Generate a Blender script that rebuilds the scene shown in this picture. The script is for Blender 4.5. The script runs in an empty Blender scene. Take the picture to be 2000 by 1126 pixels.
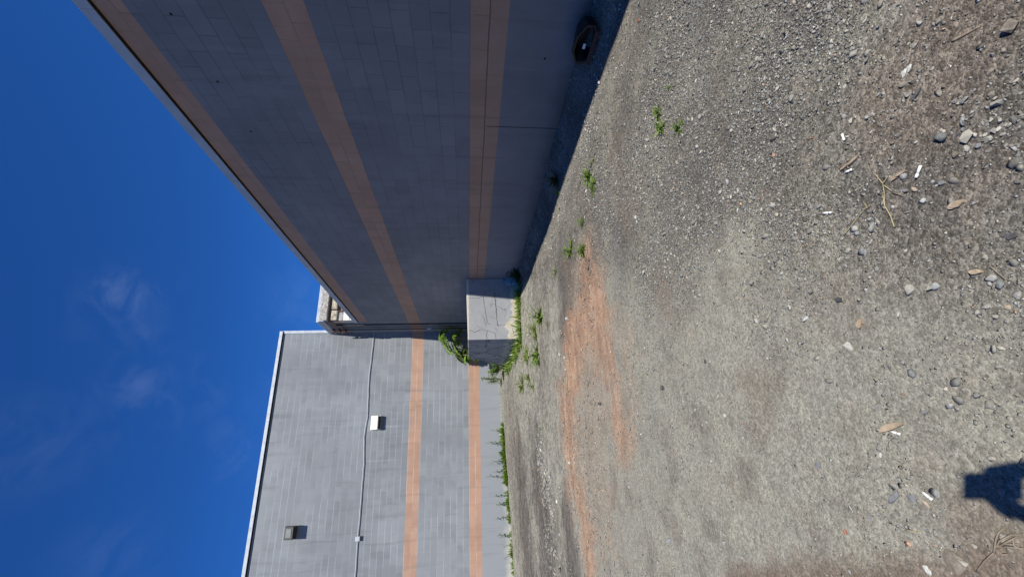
import bpy, bmesh, math, random
import numpy as np
from mathutils import Vector, Matrix
S = bpy.context.scene
COL = S.collection
R = math.radians

# ------------------------------------------------------------------ camera, sky, sun, exposure
H = 1.38                                    # height of the phone above the gravel
F_PX, PITCH, ROLL, YAW = 826.25, R(6.056), R(0.344), R(21.114)
SUN_EL, SUN_AZ = R(49.5), R(7.4)            # shadows run along +Y, a little towards -X
EXPOSURE = 0.42
SUN_STRENGTH = 5.0
SKY_STRENGTH = 0.05

def cam_dir(px, py):
    """direction of the ray through a point of the (sideways) photograph, +Y along the right-hand wall"""
    u = (1126 - py) - 563; v = px - 1000
    c, s = math.cos(ROLL), math.sin(ROLL)
    u, v = c*u - s*v, s*u + c*v
    dn = v*math.cos(PITCH) + F_PX*math.sin(PITCH); fw = F_PX*math.cos(PITCH) - v*math.sin(PITCH)
    return Vector((fw*math.sin(YAW) + u*math.cos(YAW), fw*math.cos(YAW) - u*math.sin(YAW), -dn))

fwd = cam_dir(1000, 563).normalized()
xax = (cam_dir(1100, 563) - cam_dir(1000, 563)).normalized()      # picture right = down in the place: the phone is upright
yax = (cam_dir(1000, 463) - cam_dir(1000, 563)).normalized()
cd = bpy.data.cameras.new('camera'); cam = bpy.data.objects.new('camera', cd); COL.objects.link(cam)
cam.matrix_world = Matrix((xax, yax, -fwd)).transposed().to_4x4()
cam.location = (0, 0, H)
cd.sensor_width = 36; cd.sensor_fit = 'HORIZONTAL'; cd.lens = F_PX/2000*36
cd.clip_start = 0.01; cd.clip_end = 2000
S.camera = cam
S.view_settings.view_transform = 'Standard'; S.view_settings.look = 'None'
S.view_settings.exposure = EXPOSURE; S.view_settings.gamma = 1

def nd(nt, typ, **kw):
    n = nt.nodes.new(typ)
    for k, v in kw.items():
        if k.startswith('i_'):
            n.inputs[int(k[2:]) if k[2:].isdigit() else k[2:].replace('_', ' ')].default_value = v
        else: setattr(n, k, v)
    return n
def lk(nt, a, b): nt.links.new(a, b)
def math_(nt, op, a, b=None, clamp=False):
    n = nt.nodes.new('ShaderNodeMath'); n.operation = op; n.use_clamp = clamp
    for i, v in enumerate((a, b)):
        if v is None: continue
        if isinstance(v, (int, float)): n.inputs[i].default_value = v
        else: lk(nt, v, n.inputs[i])
    return n.outputs[0]
def mix(nt, fac, a, b, mode='MIX'):
    n = nt.nodes.new('ShaderNodeMix'); n.data_type = 'RGBA'; n.blend_type = mode
    for sock, v in ((n.inputs[0], fac), (n.inputs[6], a), (n.inputs[7], b)):
        if isinstance(v, (int, float)): sock.default_value = v
        elif isinstance(v, tuple): sock.default_value = (*v, 1) if len(v) == 3 else v
        else: lk(nt, v, sock)
    return n.outputs[2]
def remap(nt, v, a, b, c=0., d=1.):
    n = nt.nodes.new('ShaderNodeMapRange'); n.interpolation_type = 'SMOOTHSTEP'
    lk(nt, v, n.inputs[0])
    for i, q in enumerate((a, b, c, d)): n.inputs[i+1].default_value = q
    return n.outputs[0]

sun_dir = Vector((math.sin(SUN_AZ)*math.cos(SUN_EL), -math.cos(SUN_AZ)*math.cos(SUN_EL), math.sin(SUN_EL)))
W = bpy.data.worlds.new('World'); S.world = W; W.use_nodes = True
nt = W.node_tree; nt.nodes.clear()
sky = nd(nt, 'ShaderNodeTexSky', sky_type='NISHITA', sun_disc=False)
sky.sun_elevation = SUN_EL; sky.sun_rotation = math.atan2(sun_dir.x, sun_dir.y)
sky.air_density = 1.0; sky.dust_density = 0.15; sky.ozone_density = 4.5; sky.altitude = 300
geo = nd(nt, 'ShaderNodeNewGeometry'); tcw = nd(nt, 'ShaderNodeTexCoord')
cloud = None
for px, py, rad, amt in ((232, 577, .055, 1.0), (250, 600, .09, .35), (268, 655, .06, .45), (266, 748, .055, .65), (290, 795, .07, .5),
                         (385, 770, .05, .6), (365, 735, .05, .35), (455, 892, .045, .6), (445, 850, .04, .4), (60, 860, .10, .35), (215, 1100, .08, .3),
                         (600, 590, .10, .35), (520, 780, .05, .3)):
    dv = cam_dir(px, py).normalized()
    vs = nd(nt, 'ShaderNodeVectorMath', operation='DISTANCE'); lk(nt, tcw.outputs['Generated'], vs.inputs[0]); vs.inputs[1].default_value = dv
    m = math_(nt, 'MULTIPLY', remap(nt, vs.outputs['Value'], 0, rad*1.3, 1, 0), amt)
    cloud = m if cloud is None else math_(nt, 'MAXIMUM', cloud, m)
mp = nd(nt, 'ShaderNodeMapping'); lk(nt, tcw.outputs['Generated'], mp.inputs[0]); mp.inputs['Scale'].default_value = (9, 6, 14)
mp.inputs['Rotation'].default_value = (.3, .5, .4)
cn = nd(nt, 'ShaderNodeTexNoise', i_Scale=1.6, i_Detail=7.0, i_Roughness=.58, i_Distortion=.6); lk(nt, mp.outputs[0], cn.inputs['Vector'])
cf = math_(nt, 'MULTIPLY', cloud, remap(nt, cn.outputs[0], .36, .72))
cf = math_(nt, 'MULTIPLY', cf, .125)
deep = mix(nt, 1., sky.outputs[0], (.29, .90, 1.80), 'MULTIPLY')      # a very clear, deep blue day
skyc = mix(nt, cf, deep, (7., 9., 13.))
bg = nd(nt, 'ShaderNodeBackground'); lk(nt, skyc, bg.inputs[0]); bg.inputs[1].default_value = SKY_STRENGTH
out = nd(nt, 'ShaderNodeOutputWorld'); lk(nt, bg.outputs[0], out.inputs[0])

sl = bpy.data.lights.new('sun', 'SUN'); so = bpy.data.objects.new('sun', sl); COL.objects.link(so)
sl.energy = SUN_STRENGTH; sl.angle = R(.53); sl.color = (1, .955, .86)
so.rotation_euler = sun_dir.to_track_quat('Z', 'Y').to_euler(); so.location = (6, -20, 25)

# ------------------------------------------------------------------ helpers
rng = np.random.RandomState(7)
def lattice(x, y, sc, seed):
    """value noise on numpy arrays, -1..1"""
    x = x/sc; y = y/sc
    xi = np.floor(x).astype(np.int64); yi = np.floor(y).astype(np.int64); fx = x-xi; fy = y-yi
    fx = fx*fx*(3-2*fx); fy = fy*fy*(3-2*fy)
    def h(a, b):
        n = (a*374761393 + b*668265263 + seed*974711) & 0x7fffffff
        n = ((n ^ (n >> 13))*1274126177) & 0x7fffffff
        return ((n ^ (n >> 16)) & 0xffff)/32767.5-1
    return (h(xi, yi)*(1-fx)+h(xi+1, yi)*fx)*(1-fy)+(h(xi, yi+1)*(1-fx)+h(xi+1, yi+1)*fx)*fy
def sstep(a, b, x):
    t = np.clip((x-a)/(b-a), 0, 1); return t*t*(3-2*t)
WALL_X, END_Y, BACK_Y = 4.177, 13.76, 15.18
def ground_z(x, y):
    x = np.asarray(x, float); y = np.asarray(y, float)
    z = 0.11*sstep(3.75, 4.2, x) - 0.025*sstep(2.9, 3.5, x)*(1-sstep(3.75, 4.2, x))
    z = z + (0.10 + 0.035*np.clip(x+1, -3, 3))*sstep(11., 15.2, y)*(1-sstep(15.3, 20, y))
    z = z + 0.07*sstep(8, 10, y)*sstep(1.2, 2.6, x)*(1-sstep(3.6, 4.0, x))
    near = np.exp(-((x/30)**2+((y-5)/30)**2))
    z = z + near*(.018*lattice(x, y, 1.3, 1) + .007*lattice(x, y, .37, 2) + .0022*lattice(x, y, .12, 3) + .0008*lattice(x, y, .05, 4))
    return z
def gz(x, y): return float(ground_z(np.array([x]), np.array([y]))[0])
def at(px, py):
    """the place on the ground seen at a point of the photograph, and its depth"""
    d = cam_dir(px, py); z = 0.
    for _ in range(6):
        t = (z-H)/d.z; p = Vector((0, 0, H)) + d*t; z = gz(p.x, p.y)
    p.z = z
    return p, t*F_PX                         # t*F_PX = depth along the axis
def on_plane(px, py, axis, val):
    d = cam_dir(px, py); t = (val-(0, 0, H)[axis])/d[axis]
    return Vector((0, 0, H)) + d*t

def tag(o, label=None, cat=None, group=None, kind=None):
    if label: o['label'] = label
    if cat: o['category'] = cat
    if group: o['group'] = group
    if kind: o['kind'] = kind
    return o
def thing(name, loc, label, cat, group=None, rz=0):
    o = bpy.data.objects.new(name, None); COL.objects.link(o); o.location = loc; o.rotation_euler = (0, 0, rz); o.empty_display_size = .1
    return tag(o, label, cat, group)

class MB:
    def __init__(s): s.v = []; s.f = []
    def add(s, vs, fs):
        b = len(s.v); s.v += [tuple(p) for p in vs]; s.f += [tuple(i+b for i in f) for f in fs]; return s
    def box(s, x0, y0, z0, x1, y1, z1):
        return s.add([(x0,y0,z0),(x1,y0,z0),(x1,y1,z0),(x0,y1,z0),(x0,y0,z1),(x1,y0,z1),(x1,y1,z1),(x0,y1,z1)],
                     [(0,3,2,1),(4,5,6,7),(0,1,5,4),(1,2,6,5),(2,3,7,6),(3,0,4,7)])
    def prism(s, pts, axis, a, b):
        """polygon pts (2D) extruded along axis from a to b"""
        def P(p, t):
            q = list(p); q.insert(axis, t); return q
        n = len(pts)
        fs = [tuple(range(n)), tuple(range(2*n-1, n-1, -1))] + [(i, i+n, (i+1) % n+n, (i+1) % n) for i in range(n)]
        return s.add([P(p, a) for p in pts]+[P(p, b) for p in pts], fs)
    def tube(s, pts, r, n=8, cap=True):
        pts = [Vector(p) for p in pts]; rs = r if isinstance(r, (list, tuple)) else [r]*len(pts)
        vs = []; fs = []; ref = Vector((.31, .22, .93))
        for i, p in enumerate(pts):
            t = (pts[min(i+1, len(pts)-1)]-pts[max(i-1, 0)]).normalized()
            a = t.cross(ref)
            if a.length < .05: a = t.cross(Vector((1, 0, 0)))
            a.normalize(); b = t.cross(a)
            for k in range(n):
                w = 2*math.pi*k/n; vs.append(p+(a*math.cos(w)+b*math.sin(w))*rs[i])
        for i in range(len(pts)-1):
            for k in range(n): fs.append((i*n+k, i*n+(k+1) % n, (i+1)*n+(k+1) % n, (i+1)*n+k))
        if cap: fs += [tuple(range(n-1, -1, -1)), tuple((len(pts)-1)*n+k for k in range(n))]
        return s.add(vs, fs)
    def build(s, name, mat, parent=None, smooth=False, bevel=0, seg=2, local=False):
        off = Vector((0, 0, 0)); p = parent
        if not local:
            while p is not None: off += p.location; p = p.parent
        me = bpy.data.meshes.new(name); me.from_pydata([tuple(Vector(v)-off) for v in s.v], [], s.f); me.validate()
        bm = bmesh.new(); bm.from_mesh(me); bmesh.ops.recalc_face_normals(bm, faces=bm.faces); bm.to_mesh(me); bm.free()
        o = bpy.data.objects.new(name, me); COL.objects.link(o); me.materials.append(mat)
        if parent is not None: o.parent = parent
        if smooth: me.polygons.foreach_set('use_smooth', [True]*len(me.polygons))
        if bevel:
            m = o.modifiers.new('bevel', 'BEVEL'); m.width = bevel; m.segments = seg; m.limit_method = 'ANGLE'
        return o

def new_mat(name):
    m = bpy.data.materials.new(name); m.use_nodes = True
    b = m.node_tree.nodes['Principled BSDF']; return m, m.node_tree, b
def simple(name, col, rough=.8, var=.12, scale=30, metal=0., bump=0., spec=.3, dark=None, dark_amt=0., dscale=6):
    m, nt, b = new_mat(name)
    g = nd(nt, 'ShaderNodeNewGeometry')
    n = nd(nt, 'ShaderNodeTexNoise', i_Scale=scale, i_Detail=5.0, i_Roughness=.6); lk(nt, g.outputs['Position'], n.inputs['Vector'])
    f = remap(nt, n.outputs[0], .3, .7)
    c = mix(nt, f, tuple(v*(1-var) for v in col), tuple(min(1, v*(1+var)) for v in col))
    if dark:
        n2 = nd(nt, 'ShaderNodeTexNoise', i_Scale=dscale, i_Detail=6.0, i_Roughness=.65); lk(nt, g.outputs['Position'], n2.inputs['Vector'])
        c = mix(nt, math_(nt, 'MULTIPLY', remap(nt, n2.outputs[0], .48, .68), dark_amt), c, dark)
    lk(nt, c, b.inputs['Base Color']); b.inputs['Roughness'].default_value = rough; b.inputs['Metallic'].default_value = metal
    b.inputs['Specular IOR Level'].default_value = spec
    if bump:
        bp = nd(nt, 'ShaderNodeBump', i_Strength=.8, i_Distance=bump); lk(nt, n.outputs[0], bp.inputs['Height']); lk(nt, bp.outputs[0], b.inputs['Normal'])
    return m

# ------------------------------------------------------------------ wall paint: grey blockwork with terracotta bands
GREY = (.196, .208, .224); GREY_SHADED = (.172, .178, .194); TERRA = (.355, .222, .158)  # side wall gets a darkened copy of the grey, deepening its shade
def wall_material(name, axis, bands, found_z, course, z0, line_h, line_v, paint=GREY, rust=None, streaks=(), base_eff=0., mottle=.2, seam=None, bedw=.0085, found_tint=1):
    m, nt, b = new_mat(name)
    g = nd(nt, 'ShaderNodeNewGeometry'); sp = nd(nt, 'ShaderNodeSeparateXYZ'); lk(nt, g.outputs['Position'], sp.inputs[0])
    h = sp.outputs[axis]; z = sp.outputs[2]
    nse = lambda sc, det=4., rough=.55: (lambda n: (lk(nt, g.outputs['Position'], n.inputs['Vector']), n.outputs[0])[1])(nd(nt, 'ShaderNodeTexNoise', i_Scale=sc, i_Detail=det, i_Roughness=rough))
    wob = nse(3., 3.); n_big = nse(.55, 5.); n_mid = nse(2.6, 5., .62); n_fine = nse(60., 3.)
    zw = math_(nt, 'ADD', z, math_(nt, 'MULTIPLY', math_(nt, 'SUBTRACT', wob, .5), .016))
    # block pattern
    cv = nd(nt, 'ShaderNodeCombineXYZ'); lk(nt, h, cv.inputs[0]); lk(nt, math_(nt, 'SUBTRACT', zw, z0), cv.inputs[1])
    br = nd(nt, 'ShaderNodeTexBrick', offset=.5, squash=1.); lk(nt, cv.outputs[0], br.inputs['Vector'])
    br.inputs['Color1'].default_value = (0, 0, 0, 1); br.inputs['Color2'].default_value = (1, 1, 1, 1); br.inputs['Mortar'].default_value = (.5, .5, .5, 1)
    for k, v in (('Scale', 1.), ('Mortar Size', .0048), ('Mortar Smooth', .35), ('Bias', 0.), ('Brick Width', .406), ('Row Height', course)): br.inputs[k].default_value = v
    tint = br.outputs['Color']; mort = br.outputs['Fac']
    zz = math_(nt, 'DIVIDE', math_(nt, 'SUBTRACT', zw, z0), course)
    fr = math_(nt, 'ABSOLUTE', math_(nt, 'SUBTRACT', math_(nt, 'FRACT', zz), .5))
    bed = remap(nt, fr, .5-bedw/course, .5-.35*bedw/course)
    above = remap(nt, zw, found_z-.003, found_z+.003)
    bed = math_(nt, 'MULTIPLY', bed, above); mort = math_(nt, 'MULTIPLY', mort, above)
    head = math_(nt, 'SUBTRACT', mort, bed, True)
    # paint
    col = mix(nt, remap(nt, n_big, .34, .66), tuple(c*.90 for c in paint), tuple(c*1.08 for c in paint))
    col = mix(nt, math_(nt, 'MULTIPLY', remap(nt, n_mid, .47, .70), mottle*1.5), col, tuple(c*.62 for c in paint))
    if found_tint != 1: col = mix(nt, remap(nt, zw, found_z-.01, found_z+.01, 1, 0), col, tuple(c*found_tint for c in paint))
    bandc = mix(nt, remap(nt, n_mid, .3, .7), tuple(c*.90 for c in TERRA), tuple(c*1.06 for c in TERRA))
    for (a, c) in bands:
        f = math_(nt, 'MULTIPLY', remap(nt, zw, a-.004, a+.004), remap(nt, zw, c-.004, c+.004, 1, 0))
        wear = remap(nt, math_(nt, 'ADD', math_(nt, 'MULTIPLY', n_fine, .5), math_(nt, 'MULTIPLY', n_mid, .6)), .58, .70, 1., .72)
        col = mix(nt, math_(nt, 'MULTIPLY', f, wear), col, bandc)
    tf = math_(nt, 'MULTIPLY', math_(nt, 'SUBTRACT', tint, .5), above)
    k = math_(nt, 'ADD', 1., math_(nt, 'MULTIPLY', tf, mottle*.75))
    cc = nd(nt, 'ShaderNodeCombineColor'); [lk(nt, k, cc.inputs[i]) for i in range(3)]
    col = mix(nt, 1., col, cc.outputs[0], 'MULTIPLY')
    if rust:
        (ra, rb, rc) = rust
        f = math_(nt, 'MULTIPLY', remap(nt, math_(nt, 'ADD', zw, math_(nt, 'MULTIPLY', n_mid, .25)), ra, rb), .8)
        col = mix(nt, f, col, rc)
    for (hx, hw, za, zb, amt, scol) in streaks:      # water runs: a place of their own on the wall
        f = remap(nt, math_(nt, 'ABSOLUTE', math_(nt, 'SUBTRACT', h, hx)), 0, hw, 1, 0)
        f = math_(nt, 'MULTIPLY', f, math_(nt, 'MULTIPLY', remap(nt, zw, za, za+.6), remap(nt, zw, zb-.05, zb, 1, 0)))
        col = mix(nt, math_(nt, 'MULTIPLY', f, amt), col, scol)
    # old water runs under the roof edge, faint and of uneven length
    rc = nd(nt, 'ShaderNodeCombineXYZ'); lk(nt, math_(nt, 'MULTIPLY', h, 5.), rc.inputs[0]); lk(nt, math_(nt, 'MULTIPLY', z, .35), rc.inputs[1])
    rn = nd(nt, 'ShaderNodeTexNoise', i_Scale=1.2, i_Detail=5.0, i_Roughness=.62); lk(nt, rc.outputs[0], rn.inputs['Vector'])
    col = mix(nt, math_(nt, 'MULTIPLY', remap(nt, rn.outputs[0], .52, .74), .30), col, (.085, .085, .088))
    col = mix(nt, math_(nt, 'MULTIPLY', remap(nt, rn.outputs[0], .44, .28), .14), col, (.33, .33, .34))
    # joints
    keep = remap(nt, nse(1.3, 3.), .36, .62, .12, 1.)
    for mask, lc, s_ in ((bed, line_h, 1.), (head, line_v, .8)):
        tone, amt = lc
        t = mix(nt, 1., col, (tone, tone, tone), 'MULTIPLY')
        col = mix(nt, math_(nt, 'MULTIPLY', math_(nt, 'MULTIPLY', mask, keep), amt), col, t)
    if seam:
        f = remap(nt, math_(nt, 'ABSOLUTE', math_(nt, 'SUBTRACT', zw, seam)), .002, .011, .75, 0)
        col = mix(nt, f, col, tuple(c*.3 for c in TERRA))
    # thin scuffs, tiny specks
    spk = nd(nt, 'ShaderNodeTexVoronoi', i_Scale=2.1, i_Randomness=1.); lk(nt, g.outputs['Position'], spk.inputs['Vector'])
    col = mix(nt, remap(nt, spk.outputs['Distance'], .012, .035, .6, 0), col, tuple(c*.3 for c in paint))
    if base_eff:
        f = remap(nt, math_(nt, 'ADD', z, math_(nt, 'MULTIPLY', math_(nt, 'SUBTRACT', nse(4., 5., .7), .5), .35)), .06, .30, 1, 0)
        col = mix(nt, math_(nt, 'MULTIPLY', f, base_eff), col, (.42, .41, .36))
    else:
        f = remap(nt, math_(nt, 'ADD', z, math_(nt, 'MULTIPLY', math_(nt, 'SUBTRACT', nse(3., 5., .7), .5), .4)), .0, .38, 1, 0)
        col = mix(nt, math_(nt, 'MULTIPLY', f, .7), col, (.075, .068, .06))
    lk(nt, col, b.inputs['Base Color']); b.inputs['Roughness'].default_value = .62; b.inputs['Specular IOR Level'].default_value = .25
    hgt = math_(nt, 'SUBTRACT', math_(nt, 'MULTIPLY', n_fine, .25), mort)
    bp = nd(nt, 'ShaderNodeBump', i_Strength=.55, i_Distance=.004); lk(nt, hgt, bp.inputs['Height']); lk(nt, bp.outputs[0], b.inputs['Normal'])
    return m
WHITEISH = (.34, .36, .40)
M = {}
M['wall_side'] = wall_material('painted_block_side', 1, ((4.656, 5.5), (2.95, 3.35), (.935, 1.333)), 1.13, .2017, 1.333-.2017*7, (.5, .6), (.42, .6), paint=GREY_SHADED, mottle=.16, seam=1.13, bedw=.0075)
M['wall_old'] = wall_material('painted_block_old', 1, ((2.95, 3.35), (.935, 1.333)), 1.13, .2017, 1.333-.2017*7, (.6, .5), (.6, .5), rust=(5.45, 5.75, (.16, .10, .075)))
M['wall_back'] = wall_material('painted_block_back', 0, ((2.952, 3.349), (.966, 1.348)), .966, .2, 1.348-.2*7, (1.5, 1.), (1.2, .5), base_eff=.85, mottle=.20, bedw=.014, found_tint=1.16,
    streaks=((1.08, .35, 2.9, 4.3, .28, (.12, .13, .155)), (.95, .05, 3.3, 4.2, .3, WHITEISH), (-.1, .04, 3.4, 4.7, .2, WHITEISH), (2.2, .5, 3.2, 7.4, .2, (.12, .13, .155)),
             (2.9, .9, 4.6, 8.1, .25, (.12, .13, .155)), (1.3, .5, 4.9, 8.1, .22, (.12, .13, .155)), (-3.0, .6, 4.2, 8.0, .2, (.12, .13, .155)), (-2.45, .35, 5.0, 6.5, .25, (.12, .13, .155))))
M['coping'] = simple('coping_metal', (.34, .385, .43), .45, .06, 2.5, .0, spec=.5, dark=(.22, .23, .24), dark_amt=.25, dscale=1.5)
M['gap_black'] = simple('dark_gap', (.012, .012, .014), .9)
M['roofing'] = simple('roofing', (.12, .12, .12), .9, .2, 5)
M['stucco'] = simple('rough_stucco', (.36, .34, .31), .95, .45, 26, bump=.02, dark=(.14, .13, .12), dark_amt=.6, dscale=22)
M['flashing'] = simple('pale_flashing', (.40, .435, .47), .5, .12, 6, dark=(.25, .25, .25), dark_amt=.4, dscale=7)
M['stone_block'] = simple('weathered_stone', (.40, .35, .26), .95, .4, 14, bump=.02, dark=(.12, .10, .08), dark_amt=.7, dscale=9)
M['brick'] = simple('red_brick', (.28, .12, .075), .9, .35, 20, bump=.01)
M['white_block'] = simple('whitewashed_block', (.62, .60, .55), .85, .12, 8)
M['recess'] = simple('old_mortar_dark', (.10, .085, .08), .95, .3, 10)
M['cable_dark'] = simple('dark_pipe', (.035, .035, .04), .55, .1)
M['rust'] = simple('rusted_iron', (.07, .035, .028), .8, .4, 60)
M['pale_conduit'] = simple('painted_conduit', (.40, .42, .45), .5, .08, 8)
M['white_metal'] = simple('white_enamel', (.66, .65, .58), .4, .08, 9, spec=.5, dark=(.4, .38, .33), dark_amt=.35, dscale=14)
M['black_metal'] = simple('black_metal', (.02, .02, .022), .45, .2, 20, spec=.4)
M['lens_glass'] = simple('lamp_glass', (.085, .095, .092), .35, .15, 12, spec=.6)
M['black_plastic'] = simple('black_plastic', (.007, .007, .009), .4, .2, 20, spec=.4)

# ------------------------------------------------------------------ buildings
T0 = -9.0
wa = thing('warehouse_building', (WALL_X, 2.5, 0), 'long shaded grey blockwork building with three terracotta bands beside the gravel', 'building')
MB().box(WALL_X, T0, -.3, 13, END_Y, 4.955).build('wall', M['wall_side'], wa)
cp = MB()
y = T0
while y < END_Y-.01:                          # metal coping in lengths with lapped joints
    y2 = min(y+3.05, END_Y+.02)
    cp.prism([(WALL_X-.036, 4.942), (WALL_X-.033, 5.076), (WALL_X+.03, 5.092), (WALL_X+.35, 5.076), (WALL_X+.35, 4.942)], 1, y+.003, y2)
    y = y2
cpo = cp.build('coping', M['coping'], wa)
MB().box(WALL_X-.026, T0, 4.926, WALL_X-.002, END_Y+.01, 4.944).build('coping_shade_strip', M['gap_black'], wa)  # near-black strip stands in for the shadow line below the coping
MB().box(WALL_X+.352, T0, 4.957, 13, END_Y-.02, 5.02).build('roof', M['roofing'], wa)
for px, py in ((334, 28), (425, 160), (490, 257), (1064, 115)):
    p = on_plane(px, py, 0, WALL_X-.002); MB().tube([p, p+Vector((.006, 0, 0))], .014, 7).build('drain_hole', M['gap_black'], wa)
jt = MB(); p = on_plane(955, 247, 0, WALL_X-.002)
jt.box(WALL_X-.0025, p.y-.004, .12, WALL_X+.01, p.y+.004, 1.10).build('control_joint', M['gap_black'], wa)

bb = thing('block_building', (0, BACK_Y, 0), 'tall sunlit grey blockwork building at the back with two terracotta bands', 'building')
CR = 4.25
MB().box(-22, BACK_Y, -.3, CR, 30, 7.835).build('wall', M['wall_back'], bb)
cp = MB(); x = CR+.03
cp2 = []
while x > -22:
    x2 = max(x-3.05, -22.05)
    cp.prism([(BACK_Y-.07, 7.83), (BACK_Y-.065, 7.93), (BACK_Y+.05, 7.95), (BACK_Y+.35, 7.93), (BACK_Y+.35, 7.83)], 0, x-.003, x2)
    x = x2
cp.build('coping', M['flashing'], bb)
MB().box(-22, BACK_Y-.05, 7.812, CR+.01, BACK_Y-.003, 7.834).build('coping_shade_strip', M['gap_black'], bb)  # same dark strip as painted shade under this coping
MB().box(CR-.045, BACK_Y-.028, 6.05, CR+.05, BACK_Y+.25, 7.828).build('corner_trim', M['flashing'], bb)
MB().box(-22, BACK_Y+.352, 7.837, CR-.05, 29.9, 7.88).build('roof', M['roofing'], bb)

ob = thing('old_building', (WALL_X, END_Y, 0), 'older narrow building squeezed between the grey walls, broken masonry under its cornice', 'building')
yb0, yb1 = END_Y+.004, BACK_Y-.004
MB().prism([(WALL_X, yb0), (12, yb0), (12, 24), (CR+.06, 24), (CR+.06, yb1), (WALL_X, yb1)], 2, -.3, 5.98).build('wall', M['wall_old'], ob)
MB().box(WALL_X-.03, yb0-.12, 6.135, 12.1, BACK_Y-.03, 6.235).build('flashing', M['flashing'], ob, bevel=.012)
MB().box(WALL_X-.018, yb0-.175, 5.99, WALL_X+.012, BACK_Y-.035, 6.133).build('fascia', M['coping'], ob)
cs = MB(); x = WALL_X+.016
for wdt in (1.32, 1.3, 1.2, 1.3):
    cs.box(x, yb0-.17, 5.90, x+wdt-.03, yb0+.2, 6.13); x += wdt
cs.build('cornice', M['stucco'], ob, bevel=.012)
MB().box(WALL_X+.02, yb0-.02, 4.99, 9, yb0+.0, 5.88).build('masonry_backing', M['recess'], ob)
rs = random.Random(3)
sb = MB()
for (x0, z0, w, hh, dd) in ((.0, 5.60, .34, .19, .12), (.37, 5.62, .62, .17, .14), (1.05, 5.60, .4, .18, .1)):
    sb.box(WALL_X+.03+x0, yb0-dd, z0, WALL_X+.03+x0+w, yb0-.018, z0+hh)
sb.build('stone_course', M['stone_block'], ob, bevel=.025)
MB().box(WALL_X+.03, yb0-.06, 5.42, WALL_X+.32, yb0-.019, 5.595).build('cement_patch', M['stucco'], ob, bevel=.02)
wb = MB(); wb.box(WALL_X+.025, yb0-.09, 5.21, WALL_X+.33, yb0-.019, 5.41); wb.box(WALL_X+.025, yb0-.10, 5.0, WALL_X+.5, yb0-.019, 5.20)
wb.build('white_block', M['white_block'], ob, bevel=.012)
bk = MB()
for i in range(3):
    for k in range(4):
        bk.box(WALL_X+.36+k*.22+(i % 2)*.1, yb0-.05-rs.random()*.04, 5.30+i*.075, WALL_X+.36+k*.22+.2+(i % 2)*.1, yb0-.018, 5.30+i*.075+.063)
bk.build('brick_course', M['brick'], ob, bevel=.006)
for (yy, zt, r_) in ((14.04, 5.72, .022), (14.33, 5.6, .012), (14.62, 5.55, .016)):
    pts = [(WALL_X-.03, yy, .15), (WALL_X-.03, yy+.01, 1.5), (WALL_X-.03, yy-.005, 3.2), (WALL_X-.03, yy, 4.6), (WALL_X-.03, yy-.01 if yy > 14.4 else yy, zt)]
    MB().tube(pts, r_).build('pipe', M['cable_dark'], ob, smooth=True)
for px in (651, 663, 674):
    p = on_plane(px, 643, 0, WALL_X)
    h_ = MB(); h_.box(WALL_X-.13, p.y-.03, p.z-.05, WALL_X-.0, p.y+.04, p.z-.01); h_.box(WALL_X-.13, p.y-.03, p.z-.01, WALL_X-.095, p.y+.04, p.z+.07); h_.box(WALL_X-.02, p.y-.05, p.z-.07, WALL_X-.001, p.y+.06, p.z+.06)
    h_.build('bracket', M['rust'], ob, bevel=.006)
p = on_plane(669, 649, 0, WALL_X-.06)
MB().tube([p+Vector((.06, 0, 0)), p+Vector((.02, 0, 0)), p, p-Vector((.03, 0, 0))], [.018, .034, .034, .02], 10).build('insulator', M['white_metal'], ob, smooth=True)
p = on_plane(838, 641, 0, WALL_X-.03)
MB().box(p.x-.02, p.y-.04, p.z-.07, p.x+.029, p.y+.04, p.z+.07).build('cable_box', M['coping'], ob, bevel=.006)

# cable, lamps on the back wall
pts = [(4.20, 4.715), (4.04, 4.72), (3.3, 4.75), (2.55, 4.772), (1.8, 4.752), (1.3, 4.732), (1.0, 4.76), (.67, 4.785), (.19, 4.762), (-.15, 4.725), (-.73, 4.733), (-1.73, 4.735), (-2.27, 4.742), (-3.28, 4.735), (-6, 4.76), (-12, 4.74), (-21, 4.75)]
cb = thing('wall_cable', (-2.27, BACK_Y, 4.74), 'pale sagging conduit running across the sunlit back wall above its upper band', 'cable')
fine = []
for i in range(len(pts)-1):
    for k in range(5):
        t = k/5; fine.append((pts[i][0]*(1-t)+pts[i+1][0]*t, BACK_Y-.032, pts[i][1]*(1-t)+pts[i+1][1]*t+.004*math.sin(i*2.1+k)))
MB().tube(fine, .0125, 8).build('conduit', M['pale_conduit'], cb, smooth=True)
MB().box(-2.34, BACK_Y-.085, 4.67, -2.21, BACK_Y, 4.80).build('junction_box', M['pale_conduit'], cb, bevel=.008)

lp = thing('wall_light', (1.08, BACK_Y, 4.45), 'square white wall light hanging just under the conduit on the back wall', 'wall light')
MB().box(.85, BACK_Y-.03, 4.27, 1.31, BACK_Y, 4.60).build('back_plate', M['white_metal'], lp, bevel=.008)
MB().prism([(BACK_Y-.03, 4.58), (BACK_Y-.15, 4.57), (BACK_Y-.20, 4.36), (BACK_Y-.19, 4.33), (BACK_Y-.03, 4.33)], 0, .86, 1.30).build('housing', M['white_metal'], lp, bevel=.014)
MB().prism([(BACK_Y-.031, 4.328), (BACK_Y-.175, 4.328), (BACK_Y-.12, 4.285), (BACK_Y-.031, 4.275)], 0, .885, 1.275).build('lens', M['black_metal'], lp, bevel=.006)
for x in (.93, 1.23): MB().tube([(x, BACK_Y-.18, 4.345), (x, BACK_Y-.207, 4.345)], .012, 8).build('screw', M['rust'], lp)

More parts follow.
